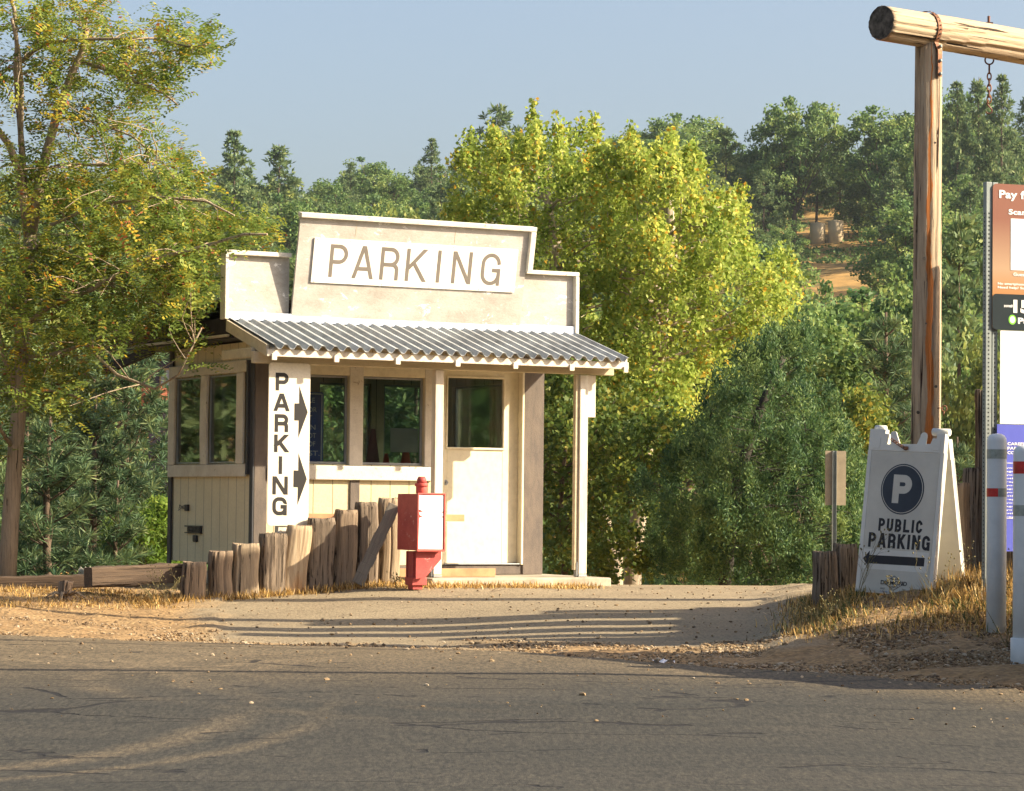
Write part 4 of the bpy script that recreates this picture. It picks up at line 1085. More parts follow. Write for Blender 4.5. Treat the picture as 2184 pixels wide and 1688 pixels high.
text_into(q, 'No smartphone? Call 877-727', sX(328), ZZ(1158), .40, ZZ(1125)-ZZ(1158), .0345, .02)
text_into(q, 'Need help? Support.Park', sX(328), ZZ(1196), .36, ZZ(1164)-ZZ(1196), .0345, .02)
text_into(q, 'zone#', sX(393), ZZ(1382), .068, ZZ(1350)-ZZ(1382), .0365, .02)
text_into(q, '15', sX(497), ZZ(1435), .125, ZZ(1300)-ZZ(1435), .0365, .06)
text_into(q, 'Park', sX(548), ZZ(1545), .17, ZZ(1482)-ZZ(1545), .0365, .04)
q.build('lettering', M_['text_white'], tb)
q = MB(); q.box(sX(468), sX(468)+.36, -.0345, -.0325, ZZ(995), ZZ(465)); q.build('blank_square', M_['text_white'], tb)
q = MB(); q.prism(disc_pts(sX(487), ZZ(1505), .029, .033), -.0365, -.0348); q.build('badge', M_['green'], tb)
q = MB(); q.prism(disc_pts(sX(487), ZZ(1505), .019, .022), -.0375, -.0368); text_into(q, 'P', sX(487)-.006, ZZ(1505)-.010, .013, .02, .0385, .05); q.build('badge_ring', M_['text_white'], tb)
q = MB(); q.box(.085, .97, -.03, -.026, zb2+.004, zb3-.004); q.build('white_panel', M_['white_board'], ps)
q = MB(); q.box(.062, .99, -.031, -.027, zb1, zb2); bb = q.build('blue_panel', M_['blue_board'], ps)
q = MB()
hB = zb2-zb1; yB = .0335
text_into(q, 'TERMS AND CONDITIONS', .31, zb2-.105, .42, .02, yB, .03)
for k, s_ in enumerate(('CAREFULLY READ THESE TERMS BEFORE', 'PARKING ON THIS LOT. THIS IS A', 'CONTRACT WITH THE OPERATOR')):
    text_into(q, s_, .14, zb2-.14-k*.03, .72-.06*k, .02, yB, .03)
q.box(.10, .95, -yB, -.0312, zb2-.262, zb2-.258); q.box(.10, .95, -yB, -.0312, zb1+.22, zb1+.224)
for k in range(15): text_into(q, ['your vehicle is left at your own risk and', 'agreement to pay all posted charges for', 'you and the owner of the vehicle shall', 'other rights reserved by the operator', 'regulations of this parking lot apply'][k % 5], .13, zb2-.30-k*.0235, .78, .013, yB, .02)
q.build('lettering', M_['text_white'], bb)

# ---------------------------------------------------------------- bollards
def bollard(u, vt, vb, Y, bands, base, label, wpx):
    b = P(u, vb, Y); h = P(u, vt, Y).z-b.z; r = wpx/2/6000*Y
    e = empty('bollard', b, label, 'bollard', 'white bollards at the right edge')
    q = MB(); q.tube([(0,0,-.15),(0,0,h*.5),(0,0,h-.05),(0,0,h-.028),(0,0,h-.012),(0,0,h-.003),(0,0,h)], [r,r,r,r*.93,r*.75,r*.45,r*.1], 32)
    q.build('sleeve', M_['bollard'], e)
    zv = lambda v: P(u, v, Y).z-b.z
    for (v0, v1, m, a0, a1) in bands:
        q = MB(); V = []; n = 24
        for z_ in (zv(v1), zv(v0)):
            for k in range(n+1):
                w = R(a0+(a1-a0)*k/n); V.append(((r+.0015)*math.cos(w), (r+.0015)*math.sin(w), z_))
        q.raw(V, [(k, k+1, k+n+2, k+n+1) for k in range(n)], True); q.build('reflective_band', M_[m], e)
    if base:
        q = MB(); q.tube([(0,0,-.1),(0,0,zv(base)-.005),(0,0,zv(base))], [r*1.17,r*1.17,r*1.10], 32); q.build('base_cuff', M_['bollard'], e)
    return e
bollard(2124.5, 925, 1353, 17.8, [(959,979,'band_grey',150,390),(1042,1060,'band_red',170,268),(1042,1060,'band_grey',268,390)], None, 'left white bollard with a grey band and a half red band', 42)
bollard(2188, 949, 1413, 16.6, [(985,1011,'band_red',150,390),(1078,1101,'band_grey',150,390)], 1361, 'right white bollard cut by the picture edge, wide cuff at its foot', 56)

# ---------------------------------------------------------------- things beyond the right edge: made-up shed (added to throw the broad shade), cables and poles
sz = GZ(4.7, 16.4)
shd = empty('shade_shed', (0, 0, 0), 'low board shed with steep single pitch roof, added beyond the right edge for shade', 'shed')
zl = [(15.15, 1.45), (17.75, 2.45)]
q = MB()
def sidewall(x, t):
    v = [(x,15.2,.3),(x,17.7,.3),(x,17.7,2.72),(x,15.2,1.72)]
    q.raw(v+[(x+t,a,c) for _,a,c in v], [(0,1,2,3),(7,6,5,4),(0,4,5,1),(1,5,6,2),(2,6,7,3),(3,7,4,0)])
sidewall(3.95, .05); sidewall(6.1, .05)
q.box(4.003, 6.098, 17.65, 17.7, .3, 2.71); q.box(4.003, 6.098, 15.2, 15.25, .3, 1.71)
q.build('wall', M_['shedwood'], shd)
q = MB(); q.raw([(3.85,15.05,1.70),(6.25,15.05,1.70),(6.25,17.85,2.80),(3.85,17.85,2.80),(3.85,15.05,1.75),(6.25,15.05,1.75),(6.25,17.85,2.85),(3.85,17.85,2.85)],[(0,3,2,1),(4,5,6,7),(0,1,5,4),(1,2,6,5),(2,3,7,6),(3,0,4,7)])
q.build('roof', M_['galv'], shd)
q = MB(); q.box(4.7, 5.4, 15.165, 15.195, .5, 1.35); q.build('door', M_['dark_trim'], shd)
for i, (x, Y, h) in enumerate(((-22, 18.0, 6.6), (26, 14.4, 6.6))):
    z0 = GZ(x, Y)
    e = empty('utility_pole', (x, Y, z0), 'wooden utility pole with crossarm '+('left of the road' if x < 0 else 'right of the road'), 'utility pole', 'utility poles carrying the overhead cables')
    q = MB(); q.tube([(0,0,-.5),(0,0,h)], [.16,.11], 16); q.build('pole', M_['utility'], e)
    q = MB(); q.box(-.06,.06,-1.2,3.2,h-.7,h-.58); q.build('crossarm', M_['utility'], e, None, .005)
def cable(a, b, sag, r, label):
    a, b = Vector(a), Vector(b); pts = []
    for k in range(41):
        t = k/40; p = a.lerp(b, t); p.z -= sag*4*t*(1-t); pts.append(p)
    q = MB(); q.tube(pts, r, 6); o = q.build('overhead_cable', M_['cable']); tag(o, label, 'cable', 'overhead cables')
def over(u, Y, t): return G(u, Y)+SUN*t
a = over(-900, 17.0, 9.3); b = over(1750, 16.2, 9.3); d = (b-a); cable(a-d*.9, b+d*.9, .25, .065, 'thick overhead cable shading the middle of the road')
a = over(-600, 20.35, 9.6); b = over(1250, 18.6, 9.6); d = (b-a); cable(a-d*.9, b+d*.9, .2, .036, 'thin overhead cable shading the road edge')

# ---------------------------------------------------------------- plastic scrap, pebbles, straw
c = G(1421, 17.35)
q = MB(); pts = []
for i in range(7):
    for j in range(4): pts.append((c.x-.07+i*.023, c.y-.03+j*.02, c.z+.018+.012*math.sin(i*1.7+j)+random.uniform(0,.01)))
q.raw(pts, [(i*4+j, (i+1)*4+j, (i+1)*4+j+1, i*4+j+1) for i in range(6) for j in range(3)]); o = q.build('plastic_scrap', M_['sticker']); tag(o, 'crumpled scrap of clear plastic on the shaded road edge', 'litter')

def stones(name, pts, sizes, mat, label=None):
    base = bmesh.new(); bmesh.ops.create_icosphere(base, subdivisions=1, radius=1)
    bv = np.array([v.co[:] for v in base.verts]); bf = np.array([[v.index for v in f.verts] for f in base.faces]); base.free()
    n = len(pts); r = rng.uniform(.6, 1.15, (n, len(bv), 1))*np.array([1, 1, .62])*rng.uniform(.7, 1.2, (n, 1, 3))
    V = bv[None]*r*np.asarray(sizes)[:, None, None]+np.asarray(pts)[:, None, :]
    F = bf[None]+(np.arange(n)*len(bv))[:, None, None]
    tint = np.repeat(rng.random(n), len(bf))
    o = link(name, np_mesh(name, V.reshape(-1, 3), F.reshape(-1, 3), mat, {'tint': ('FACE', tint)}))
    return tag(o, label, None, None, 'stuff')
t = NT('mixed_gravel'); t.color(t.ramp(t.attr('tint'), [(0, (.10,.065,.04)), (.35, (.22,.15,.08)), (.75, (.32,.23,.13)), (1, (.45,.37,.26))])); t.rough(.9); gravm = t.m
def scatter(n, fn):
    out = []
    while len(out) < n:
        u = rng.uniform(-150, 2330, 4000); Y = rng.uniform(13, 28, 4000); x = (u-1092)/6000*Y
        k = rng.random(4000) < fn(u, x, Y); out += list(zip(x[k], Y[k]))
    p = np.array(out[:n]); return np.column_stack([p, gz(p[:, 0], p[:, 1])])
def f_gr(u, x, Y):
    d = Y-edge_y(x, Y); g = gravel_mask(np.column_stack([x, Y]))
    return np.where((d > -.25) & (u < 1700), .05+.95*g*(d < 2.3), 0)+np.where((d > -.3) & (u >= 1500), (d < 2.1)*.8*g, 0)+.25*g*(Y > 26)
f_m = lambda u, x, Y: np.where((u > 1500) & (Y > edge_y(x, Y)-.1) & (Y < 19.5), .9, .0)
p = np.concatenate([scatter(7500, f_gr), scatter(9000, f_m)]); s = rng.gamma(1.8, .0034, len(p))+.0035; p[:, 2] += .006
stones('gravel', p, np.minimum(s, .04), gravm)
p = scatter(330, lambda u, x, Y: np.where(Y < edge_y(x, Y), .35+.65*(Y > edge_y(x, Y)-2.5), .12)*1.0); p[:, 2] += .016
stones('pebbles', p, rng.gamma(1.6, .003, len(p))+.003, gravm)

def blades(name, pts, h, mat, lean=.6, w=.004, seg=2, label=None, flat=0.0, curl=.5):
    n = len(pts); az = rng.uniform(0, 2*math.pi, n); ln = rng.uniform(.1, 1, n)*lean+flat
    d = np.stack([np.cos(az)*np.sin(ln), np.sin(az)*np.sin(ln), np.cos(ln)], 1)
    side = np.stack([-np.sin(az), np.cos(az), np.zeros(n)], 1)
    H = h*rng.uniform(.45, 1.2, n); W = w*rng.uniform(.6, 1.4, n)
    P0 = np.asarray(pts); drop = np.zeros((n, 3)); drop[:, 2] = -curl*H*ln*.35
    P1 = P0+d*(H*.55)[:, None]; P2 = P0+d*H[:, None]+drop
    V = np.stack([P0-side*W[:, None], P0+side*W[:, None], P1+side*W[:, None]*.8, P1-side*W[:, None]*.8, P2+side*.0008, P2-side*.0008], 1)
    F = np.array([[0,1,2,3],[3,2,4,5]])[None]+(np.arange(n)*6)[:, None, None]
    o = link(name, np_mesh(name, V.reshape(-1, 3), F.reshape(-1, 4), mat, {'tint': ('FACE', np.repeat(rng.random(n), 2))}))
    return tag(o, label, None, None, 'stuff')
straw = leafmat('dry_straw', [(0, (.10,.06,.02)), (.3, (.30,.18,.06)), (.6, (.60,.38,.11)), (.85, (.70,.47,.16)), (1, (.78,.60,.32))], .25)
weedm = leafmat('weed_green', [(0, (.05,.075,.02)), (.6, (.11,.14,.04)), (1, (.28,.22,.08))], .25)
def clustered(n, fn, spread=.10, per=14):
    c = scatter(max(1, n//per), fn); k = np.repeat(np.arange(len(c)), per)
    q = c[k, :2]+rng.normal(0, spread, (len(k), 2)); return np.column_stack([q, gz(q[:, 0], q[:, 1])])
line = lambda u, x, Y, off, wd: np.exp(-((Y-(25.18+(np.clip(u, 300, 870)-387)*.00238+off))/wd)**2)
p = clustered(5200, lambda u, x, Y: np.where((u > 300) & (u < 860), line(u, x, Y, -.02, .11), 0), .07)
blades('dry_grass', p, .085, straw, 1.5, .004)
p = clustered(2600, lambda u, x, Y: np.where((u > 850) & (u < 1270), np.exp(-((Y-(26.0+(u-850)*.0012))/.13)**2), 0), .07)
blades('dry_grass', p, .06, straw, 1.5, .004)
p = clustered(5200, lambda u, x, Y: np.where((u < 380), (Y > 23.6+u*.002)*(Y < 25.9)*.8, 0), .10, 26)
blades('dry_grass', p, .055, straw, 1.5, .0035)
rb = lambda u, x, Y: np.where((u > 1725) & (u < 2300), smooth((Y-(18.1-(u-1725)*.0016))/1.1)*(Y < 22)*(1-.85*((u > 1800)*(u < 2000)*(Y > 18.4)*(Y < 19.75))), 0)
p = clustered(30000, rb, .14, 10); blades('dry_grass', p, .075, straw, 1.5, .0035)
p = clustered(9000, rb, .10, 24); blades('weeds', p, .085, weedm, 1.35, .004)
def hr(u, x, Y): return np.where((u > 1990) & (u < 2300), (Y > 18.6)*(Y < 20.6), 0)
p = clustered(3600, lambda u, x, Y: hr(u, x, Y)*(u > 2015), .08); blades('dry_grass', p, .15, straw, .8, .004)
# loose straw lying flat
p = scatter(3800, rb); p[:, 2] += .02; blades('straw_litter', p, .16, straw, .25, .0035, flat=1.3, curl=0)
# wiry weeds: stems with seed heads
def weed(x, Y, h, seed, label, name='wiry_weed'):
    r = random.Random(seed); z0 = GZ(x, Y); q = MB()
    def stem(p, d, l, rad, lv):
        pts = [p]; 
        for k in range(5):
            d = (d+Vector((r.uniform(-.25,.25), r.uniform(-.25,.25), r.uniform(-.1,.12)))).normalized(); pts.append(pts[-1]+d*l/5)
        q.tube(pts, [rad*(1-.15*k) for k in range(6)], 4)
        if lv < 2:
            for k in (2, 3, 4, 5):
                if r.random() < .8: stem(pts[k], (d+Vector((r.uniform(-1,1), r.uniform(-1,1), r.uniform(0,.6)))).normalized(), l*.42, rad*.6, lv+1)
        else:
            c = pts[-1]; q.tube([c, c+d*.010, c+d*.016], [.002,.006,.001], 5)
    for k in range(3): stem(Vector((0,0,0)), Vector((r.uniform(-.7,.7), r.uniform(-.4,.4), 1)).normalized(), h*r.uniform(.6,1), .0028, 0)
    o = q.build(name, M_weed, None, Matrix.Translation((x, Y, z0))); tag(o, label, 'weed', 'wiry weeds')
M_weed = plain('weed_stem', (.20,.17,.07), .8)
for i, (u, Y, h, lab) in enumerate([(2005,18.8,.42,'tall wiry weed in front of the foot of the sandwich board'),(1915,19.0,.22,'short weed before the emblem on the sandwich board'),
     (2150,17.2,.45,'wiry weed whose stems cross the white bollards'),(1828,19.6,.50,'bare weed beside the left edge of the sandwich board'),(1760,19.0,.22,'low brittle weed before the dark right bank posts'),
     (1700,19.3,.16,'tiny dry weed at the left tip of the right bank'),(368,24.75,.32,'thin dry weed in front of the thick left timber'),(338,24.6,.26,'sparse dry stalk left of the shortest post'),(850,25.85,.12,'tuft of stalks at the foot of the tallest grey post')]):
    weed((u-1092)/6000*Y, Y, h, i+3, lab)
# ---------------------------------------------------------------- vegetation
def unit(a): return a/np.maximum(np.linalg.norm(a, axis=1, keepdims=True), 1e-9)
def quads(C, a, b, L, W, fold=None):
    """rhombic leaves centred at C, long axis a, short axis b"""
    L = np.asarray(L)[:, None]; W = np.asarray(W)[:, None]
    V = np.stack([C-a*L/2, C+b*W/2+a*L*.06, C+a*L/2, C-b*W/2+a*L*.06], 1)
    F = np.arange(len(C)*4).reshape(-1, 4); return V.reshape(-1, 3), F
def rand_dirs(n, r): return unit(r.normal(0, 1, (n, 3)))
def perp(a, r): b = np.cross(a, rand_dirs(len(a), r)); return unit(b)
def in_poly(px, py, poly):
    n = len(poly); ins = np.zeros(len(px), bool); j = n-1
    for i in range(n):
        xi, yi = poly[i]; xj, yj = poly[j]
        c = ((yi > py) != (yj > py)) & (px < (xj-xi)*(py-yi)/(yj-yi+1e-9)+xi); ins ^= c; j = i
    return ins
def edge_dist(px, py, poly):
    d = np.full(len(px), 1e9); n = len(poly)
    for i in range(n):
        a = np.array(poly[i], float); b = np.array(poly[(i+1) % n], float); ab = b-a
        t = np.clip(((px-a[0])*ab[0]+(py-a[1])*ab[1])/(ab@ab), 0, 1)
        d = np.minimum(d, np.hypot(px-a[0]-t*ab[0], py-a[1]-t*ab[1]))
    return d
CM = np.array(CAMM)
def Pn(u, v, Y):
    d = np.stack([(u-1092)/FPX, -(v-844)/FPX, -np.ones_like(u)], 1) @ CM.T
    return np.array([0, 0, 1.6])+d*(Y/d[:, 1])[:, None]
BARK = {'locustbark': wood('locust_bark', (.44,.35,.24), (.20,.15,.10), scale=1.3), 'dark': plain('dark_twigs', (.045,.04,.03), .9), 'pale': wood('pale_bark', (.50,.42,.31), (.28,.22,.15), scale=1.5), 'brown': wood('brown_bark', (.17,.12,.08), (.07,.05,.035), scale=1.2), 'grey': plain('grey_twigs', (.28,.25,.22), .9)}
LM = {'locust': leafmat('locust_leaves', [(0, (.09,.15,.03)), (.42, (.20,.27,.05)), (.68, (.38,.38,.06)), (.86, (.60,.42,.04)), (.97, (.50,.19,.03)), (1, (.30,.10,.04))], .45),
      'cotton': leafmat('cottonwood_leaves', [(0, (.13,.20,.035)), (.4, (.27,.36,.06)), (.75, (.46,.52,.11)), (.93, (.66,.60,.10)), (1, (.60,.34,.04))], .5),
      'under': leafmat('understorey_leaves', [(0, (.07,.12,.03)), (.5, (.13,.19,.04)), (.9, (.30,.30,.05)), (1, (.50,.36,.05))], .45),
      'juniper': leafmat('juniper_foliage', [(0, (.03,.075,.035)), (.5, (.09,.165,.055)), (1, (.22,.29,.085))], .35),
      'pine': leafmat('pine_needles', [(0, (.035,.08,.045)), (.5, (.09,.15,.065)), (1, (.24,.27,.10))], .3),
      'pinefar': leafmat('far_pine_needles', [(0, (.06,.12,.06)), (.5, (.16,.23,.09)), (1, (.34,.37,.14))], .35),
      'oak': leafmat('oak_leaves', [(0, (.06,.13,.05)), (.5, (.17,.26,.07)), (1, (.38,.42,.12))], .4),
      'oaky': leafmat('yellowing_oak_leaves', [(0, (.10,.15,.04)), (.5, (.21,.26,.06)), (1, (.38,.37,.09))], .4),
      'shrub': leafmat('bright_shrub_leaves', [(0, (.09,.17,.02)), (.5, (.18,.28,.04)), (1, (.36,.40,.07))], .5)}
def tree_parts(name, base, trunk_mb, crownV, crownF, tint, leaf, bark, label, cat, group=None, M=None):
    e = empty(name, Matrix.Translation(Vector(base)) if M is None else M, label, cat, group)
    b = np.array(base if M is None else (0,0,0), float)
    trunk_mb.v = [(x-b[0], y-b[1], z-b[2]) for x, y, z in trunk_mb.v]
    trunk_mb.build('trunk', BARK[bark], e)
    link('crown', np_mesh('crown', crownV-b, crownF, LM[leaf], {'tint': ('FACE', tint)}), e); return e
def limb(q, a, b, r0, r1, r, bend=.12, n=5, up=.0):
    a = np.array(a, float); b = np.array(b, float); L = np.linalg.norm(b-a); pts = []
    o1 = r.normal(0, bend*L*.5, 3); o1[2] += up*L
    for k in range(n+1):
        t = k/n; pts.append(a+(b-a)*t+o1*math.sin(math.pi*t)+(r.normal(0, bend*L*.07, 3) if 0 < k < n else 0))
    q.tube(pts, [r0+(r1-r0)*k/n for k in range(n+1)], 6 if r0 > .02 else 4, caps=False); return pts
def hull_tree(name, hull, Y, depth, trunk, base_uv, nclump, per, cr, L, W, leaf, bark, label, cat, seed, updir=.0, elong=1.0, density=None, group=None, rtrunk=.1, droop=0, ascend=0, tshift=0.0, brad=.02, front=.7, ctint=.12, rp=.45, shoots=0):
    r = np.random.default_rng(seed); hull = [(float(a), float(b)) for a, b in hull]
    H = np.array(hull); U = []; Vv = []
    pxm = 6000/Y
    while len(U) < nclump:
        u = r.uniform(H[:, 0].min(), H[:, 0].max(), 600); v = r.uniform(H[:, 1].min(), H[:, 1].max(), 600)
        k = in_poly(u, v, hull); u, v = u[k], v[k]
        if density is not None: k = r.random(len(u)) < density(u, v); u, v = u[k], v[k]
        U += list(u); Vv += list(v)
    U = np.array(U[:nclump]); Vv = np.array(Vv[:nclump])
    ed = edge_dist(U, Vv, hull); dmax = max(ed.max(), 1)
    th = depth*np.sqrt(np.clip(1-(1-np.minimum(ed/dmax*1.3, 1))**2, .03, 1))
    dY = r.uniform(-1, 1, nclump); dY = np.sign(dY)*np.abs(dY)**front*th
    C = Pn(U, Vv, Y+dY)
    # trunk and limbs
    q = MB(); base = G(base_uv[0], Y); base = np.array(base[:])
    tp = [base-np.array([0,0,.2])]+[np.array(P(a, b, Y)[:]) for a, b in trunk]
    q.tube(tp, [rtrunk*(1-.62*k/len(tp)) for k in range(len(tp))], 10)
    T = []
    for i in range(1, len(tp)):
        for k in range(6): T.append((tp[i-1]+(tp[i]-tp[i-1])*k/6, rtrunk*(1-.6*i/len(tp))))
    TP = np.array([t[0] for t in T])
    order = np.argsort(np.linalg.norm(C-tp[-1], axis=1)); nodes = list(TP); nr = [t[1]*.6 for t in T]
    lines_ = []
    for i in order[:int(nclump*.75)]:
        N = np.array(nodes); d = np.linalg.norm(N-C[i], axis=1)+np.where(N[:, 2] > C[i][2]-.1, 2.5*(1+ascend), 0)+ascend*.0
        j = int(np.argmin(d)); r0 = max(.006, min(nr[j]*.75, brad)); pts = limb(q, N[j], C[i], r0, r0*.35, r, .10, 5, .04)
        nodes += [pts[3], pts[5]]; nr += [r0*.7, r0*.5]
        lines_.append(np.array(pts))
    # leaves
    SV = []
    if shoots:
        top = np.argsort(Vv+ed*1.2+r.uniform(0, 260, nclump))[:shoots]
        for i in top:
            dd = unit((np.array([(U[i]-np.mean(U))/900., r.normal(0, .15), 1.])+r.normal(0, .10, 3))[None])[0]; ln = r.uniform(.08, .28); e_ = C[i]+dd*ln
            q.tube([C[i], C[i]+dd*ln*.5, e_], [.010, .007, .003], 4, caps=False); m = 44
            SV.append(C[i]+dd*(ln*r.uniform(.1, 1.05, (m, 1)))+r.normal(0, .042, (m, 3)))
    n = nclump*per; ci = np.repeat(np.arange(nclump), per)
    off = rand_dirs(n, r)*(cr*r.random((n, 1))**rp)*r.uniform(.55, 1.25, (nclump, 1))[ci]
    off[:, 2] *= elong
    # flame shape for upright sprays
    if elong > 1.2: s_ = np.clip(1-(off[:, 2]/(cr*elong))*.7, .15, 1.6)[:, None]; off[:, :2] *= s_
    CC = C[ci]+off
    a = rand_dirs(n, r); a[:, 2] += updir; outd = unit(off+1e-6)
    a = unit(a+outd*.5*(1 if updir else 0)); a[:, 2] -= droop; a = unit(a); b = perp(a, r)
    V, F = quads(CC, a, b, L*r.uniform(.6, 1.3, n), W*r.uniform(.7, 1.25, n))
    if SV:
        SV = np.concatenate(SV); m = len(SV); a2 = rand_dirs(m, r); V2, F2 = quads(SV, a2, perp(a2, r), L*1.1*r.uniform(.7, 1.3, m), W*1.1*r.uniform(.7, 1.2, m)); V = np.concatenate([V, V2]); F = np.arange(len(V)).reshape(-1, 4)
    tint = np.clip(.45+r.normal(0, ctint, nclump)[ci]+r.normal(0, .19, n)+tshift, 0, 1)
    if len(SV): tint = np.concatenate([tint, np.clip(.55+r.normal(0, .2, len(SV))+tshift, 0, 1)])
    return tree_parts(name, base, q, V, F, tint, leaf, bark, label, cat, group)

# -- locust tree at the left
def locust():
    r = np.random.default_rng(5); Y = 27.1
    pp = lambda u, v, d=0: np.array(P(u, v, Y+d)[:])
    q = MB(); base = G(18, Y); base = np.array(base[:])
    k = Y/6000
    q.tube([base-[0,0,.2], pp(20,1150), pp(30,1000), pp(42,850), pp(47,700), pp(58,560), pp(66,500)], [21*k,19*k,17*k,16*k,15*k,14*k,14*k], 14)
    limbs = [([(66,500),(80,420),(96,340),(120,250),(150,165),(175,110),(185,60)], 15, 7),
             ([(62,505),(52,430),(40,365),(20,310),(-10,270),(-60,200)], 14, 6), ([(54,440),(48,330),(42,260),(33,150),(36,100),(30,20),(10,-40)], 9, 4),
             ([(52,400),(44,300),(46,180),(40,110),(25,40)], 8, 4), ([(46,132),(70,110),(110,90),(200,84),(330,82),(400,100),(440,95)], 6, 2),
             ([(60,386),(90,365),(130,352),(200,352),(300,350),(350,340)], 6, 2.5), ([(165,130),(230,150),(300,180),(350,200),(380,225)], 5, 2),
             ([(47,700),(110,650),(190,620),(300,560),(420,530),(520,500),(570,500)], 8, 2.5), ([(44,760),(100,760),(180,735),(250,800),(330,830),(380,800),(430,700)], 6, 2),
             ([(42,850),(90,830),(150,842),(190,860)], 5, 2), ([(50,680),(0,640),(-60,600)], 9, 4), ([(58,560),(110,480),(200,440),(330,420),(440,430),(500,460)], 6, 2),
             ([(30,960),(-10,900),(-60,860)], 6, 3), ([(42,850),(10,760),(-20,650),(-30,560)], 10, 5), ([(120,250),(200,260),(280,290),(330,330)], 4, 2)]
    nodes = []
    for pts, r0, r1 in limbs:
        dd = r.uniform(-1.4, -.3); n = len(pts); W3 = [pp(u, v, dd*i/n) for i, (u, v) in enumerate(pts)]
        q.tube(W3, [(r0+(r1-r0)*i/(n-1))*k*.85 for i in range(n)], 8)
        for i in range(n-1):
            for t in (0, .33, .66): nodes.append(W3[i]+(W3[i+1]-W3[i])*t)
    E_ = [(60,60,150,80,70),(190,60,130,80,80),(330,90,110,65,70),(420,85,60,35,22),(230,170,130,70,60),(330,170,80,50,30),(90,200,120,90,45),(150,260,110,60,34),(250,270,70,40,22),
          (200,380,180,60,70),(330,350,100,55,44),(395,370,50,40,14),(60,380,110,70,34),(250,450,200,50,80),(400,480,105,55,60),(505,490,60,24,30),(570,497,25,10,6),(300,540,200,55,90),(120,560,140,60,60),(400,560,75,42,44),
          (250,620,200,55,80),(380,640,70,40,34),(120,680,150,60,60),(300,690,110,40,32),(60,790,120,70,60),(30,620,120,70,50),(100,860,110,50,26),(-20,980,60,60,10),(210,690,130,50,40),(400,690,45,28,11),(432,735,14,26,5),(160,760,90,45,16),(180,850,60,30,8),(-60,300,120,200,60),(-60,600,120,200,50),(-70,880,80,90,14)]
    C = []; cl = []
    for j, (u, v, ru, rv, n) in enumerate(E_):
        for _ in range(int(n*(.44 if v < 320 else .52))):
            a = r.uniform(0, 2*math.pi); s = r.random()**.5; C.append(np.array(P(u+ru*s*math.cos(a), v+rv*s*math.sin(a), Y+r.normal(0, .75))[:]))
    C = np.array(C); N = np.array(nodes)
    for c in C:
        if r.random() < .42:
            d = np.linalg.norm(N-c, axis=1); j = int(np.argmin(d)); 
            if d[j] < 2.2: limb(q, N[j], c, .007, .003, r, .12, 4, .05)
    per = 9; ci = np.repeat(np.arange(len(C)), per); n = len(ci)
    o = rand_dirs(n, r)*(.26*r.random((n, 1))**.6); S = C[ci]+o
    d = unit(np.concatenate([r.normal(0, 1, (n, 2)), r.uniform(-.9, .35, (n, 1))], 1)); side = unit(np.cross(d, np.array([0,0,1.])+r.normal(0, .35, (n, 3)))); nl = 6
    VS = []; ti = []; st = np.clip(.42+r.normal(0, .16, len(C))[ci]+r.normal(0, .10, n), 0, 1); az = .20
    for k_ in range(nl):
        for sg_ in (-1, 1):
            t = (k_+.5)/nl; root = S+d*(az*(t-.5))-np.array([0,0,1.])*(.05*t*t)
            la = unit(side*sg_+d*.45+r.normal(0, .18, (n, 3))); ctr = root+la*.022; bb = unit(np.cross(la, np.cross(d, side)))
            V, F = quads(ctr, la, bb, .052*r.uniform(.8, 1.2, n), .026*r.uniform(.8, 1.2, n)); VS.append(V); ti.append(np.clip(st+r.normal(0, .10, n)+(r.random(n) < .05)*.5, 0, 1))
    V = np.concatenate(VS); F = np.arange(len(V)).reshape(-1, 4)
    tree_parts('locust_tree', base, q, V, F, np.concatenate(ti), 'locust', 'locustbark', 'tall locust tree with forked trunks and yellowing feathery leaves at the left edge', 'tree')
locust()

# -- cottonwoods behind the booth
den = lambda u, v: np.clip(1.15-(v-300)/1300., .45, 1)
hull_tree('cottonwood_tree', [(975,330),(1020,300),(1062,282),(1080,330),(1110,300),(1122,262),(1140,243),(1158,262),(1180,275),(1195,262),(1215,300),(1250,290),(1262,268),(1275,300),(1285,350),(1330,380),(1350,500),(1340,900),(1300,1020),(1160,1010),(1110,760),(985,560),(955,470)], 37.5, 1.9,
    [(1310,1190),(1285,1110),(1240,1000),(1215,880),(1190,700),(1180,520),(1160,380)], (1320,1240), 390, 84, .20, .062, .052, 'cotton', 'pale', 'yellow green cottonwood with upright twigs rising behind the right end of the false front', 'tree', 31, density=den, rtrunk=.13, ascend=1, tshift=.09, elong=1.6, shoots=70, brad=.034, rp=.6)
hull_tree('cottonwood_tree', [(1290,360),(1318,330),(1345,295),(1365,330),(1395,330),(1420,290),(1445,330),(1480,330),(1500,360),(1510,430),(1555,440),(1580,400),(1600,440),(1605,520),(1640,560),(1680,530),(1700,560),(1690,650),(1620,700),(1560,760),(1500,860),(1470,950),(1380,1010),(1300,1000),(1290,700)], 36.5, 1.9,
    [(1350,1190),(1365,1080),(1380,940),(1400,800),(1415,650),(1430,500),(1425,400)], (1345,1240), 410, 84, .20, .062, .052, 'cotton', 'pale', 'broad yellow green cottonwood with spiky top reaching over the dark juniper', 'tree', 32, density=den, rtrunk=.13, ascend=1, tshift=.09, elong=1.6, shoots=70, brad=.034, rp=.6)
hull_tree('understorey_tree', [(1145,780),(1240,800),(1330,850),(1430,900),(1470,980),(1440,1120),(1400,1235),(1280,1240),(1150,1240)], 34.5, 1.2,
    [(1205,1180),(1195,1100),(1200,1000),(1215,900)], (1210,1240), 190, 85, .26, .07, .055, 'under', 'brown', 'small shady leafy tree between the booth and the right canopy post', 'tree', 33, rtrunk=.05, density=lambda u, v: np.clip(1.5-(v-800)/420., .3, 1))
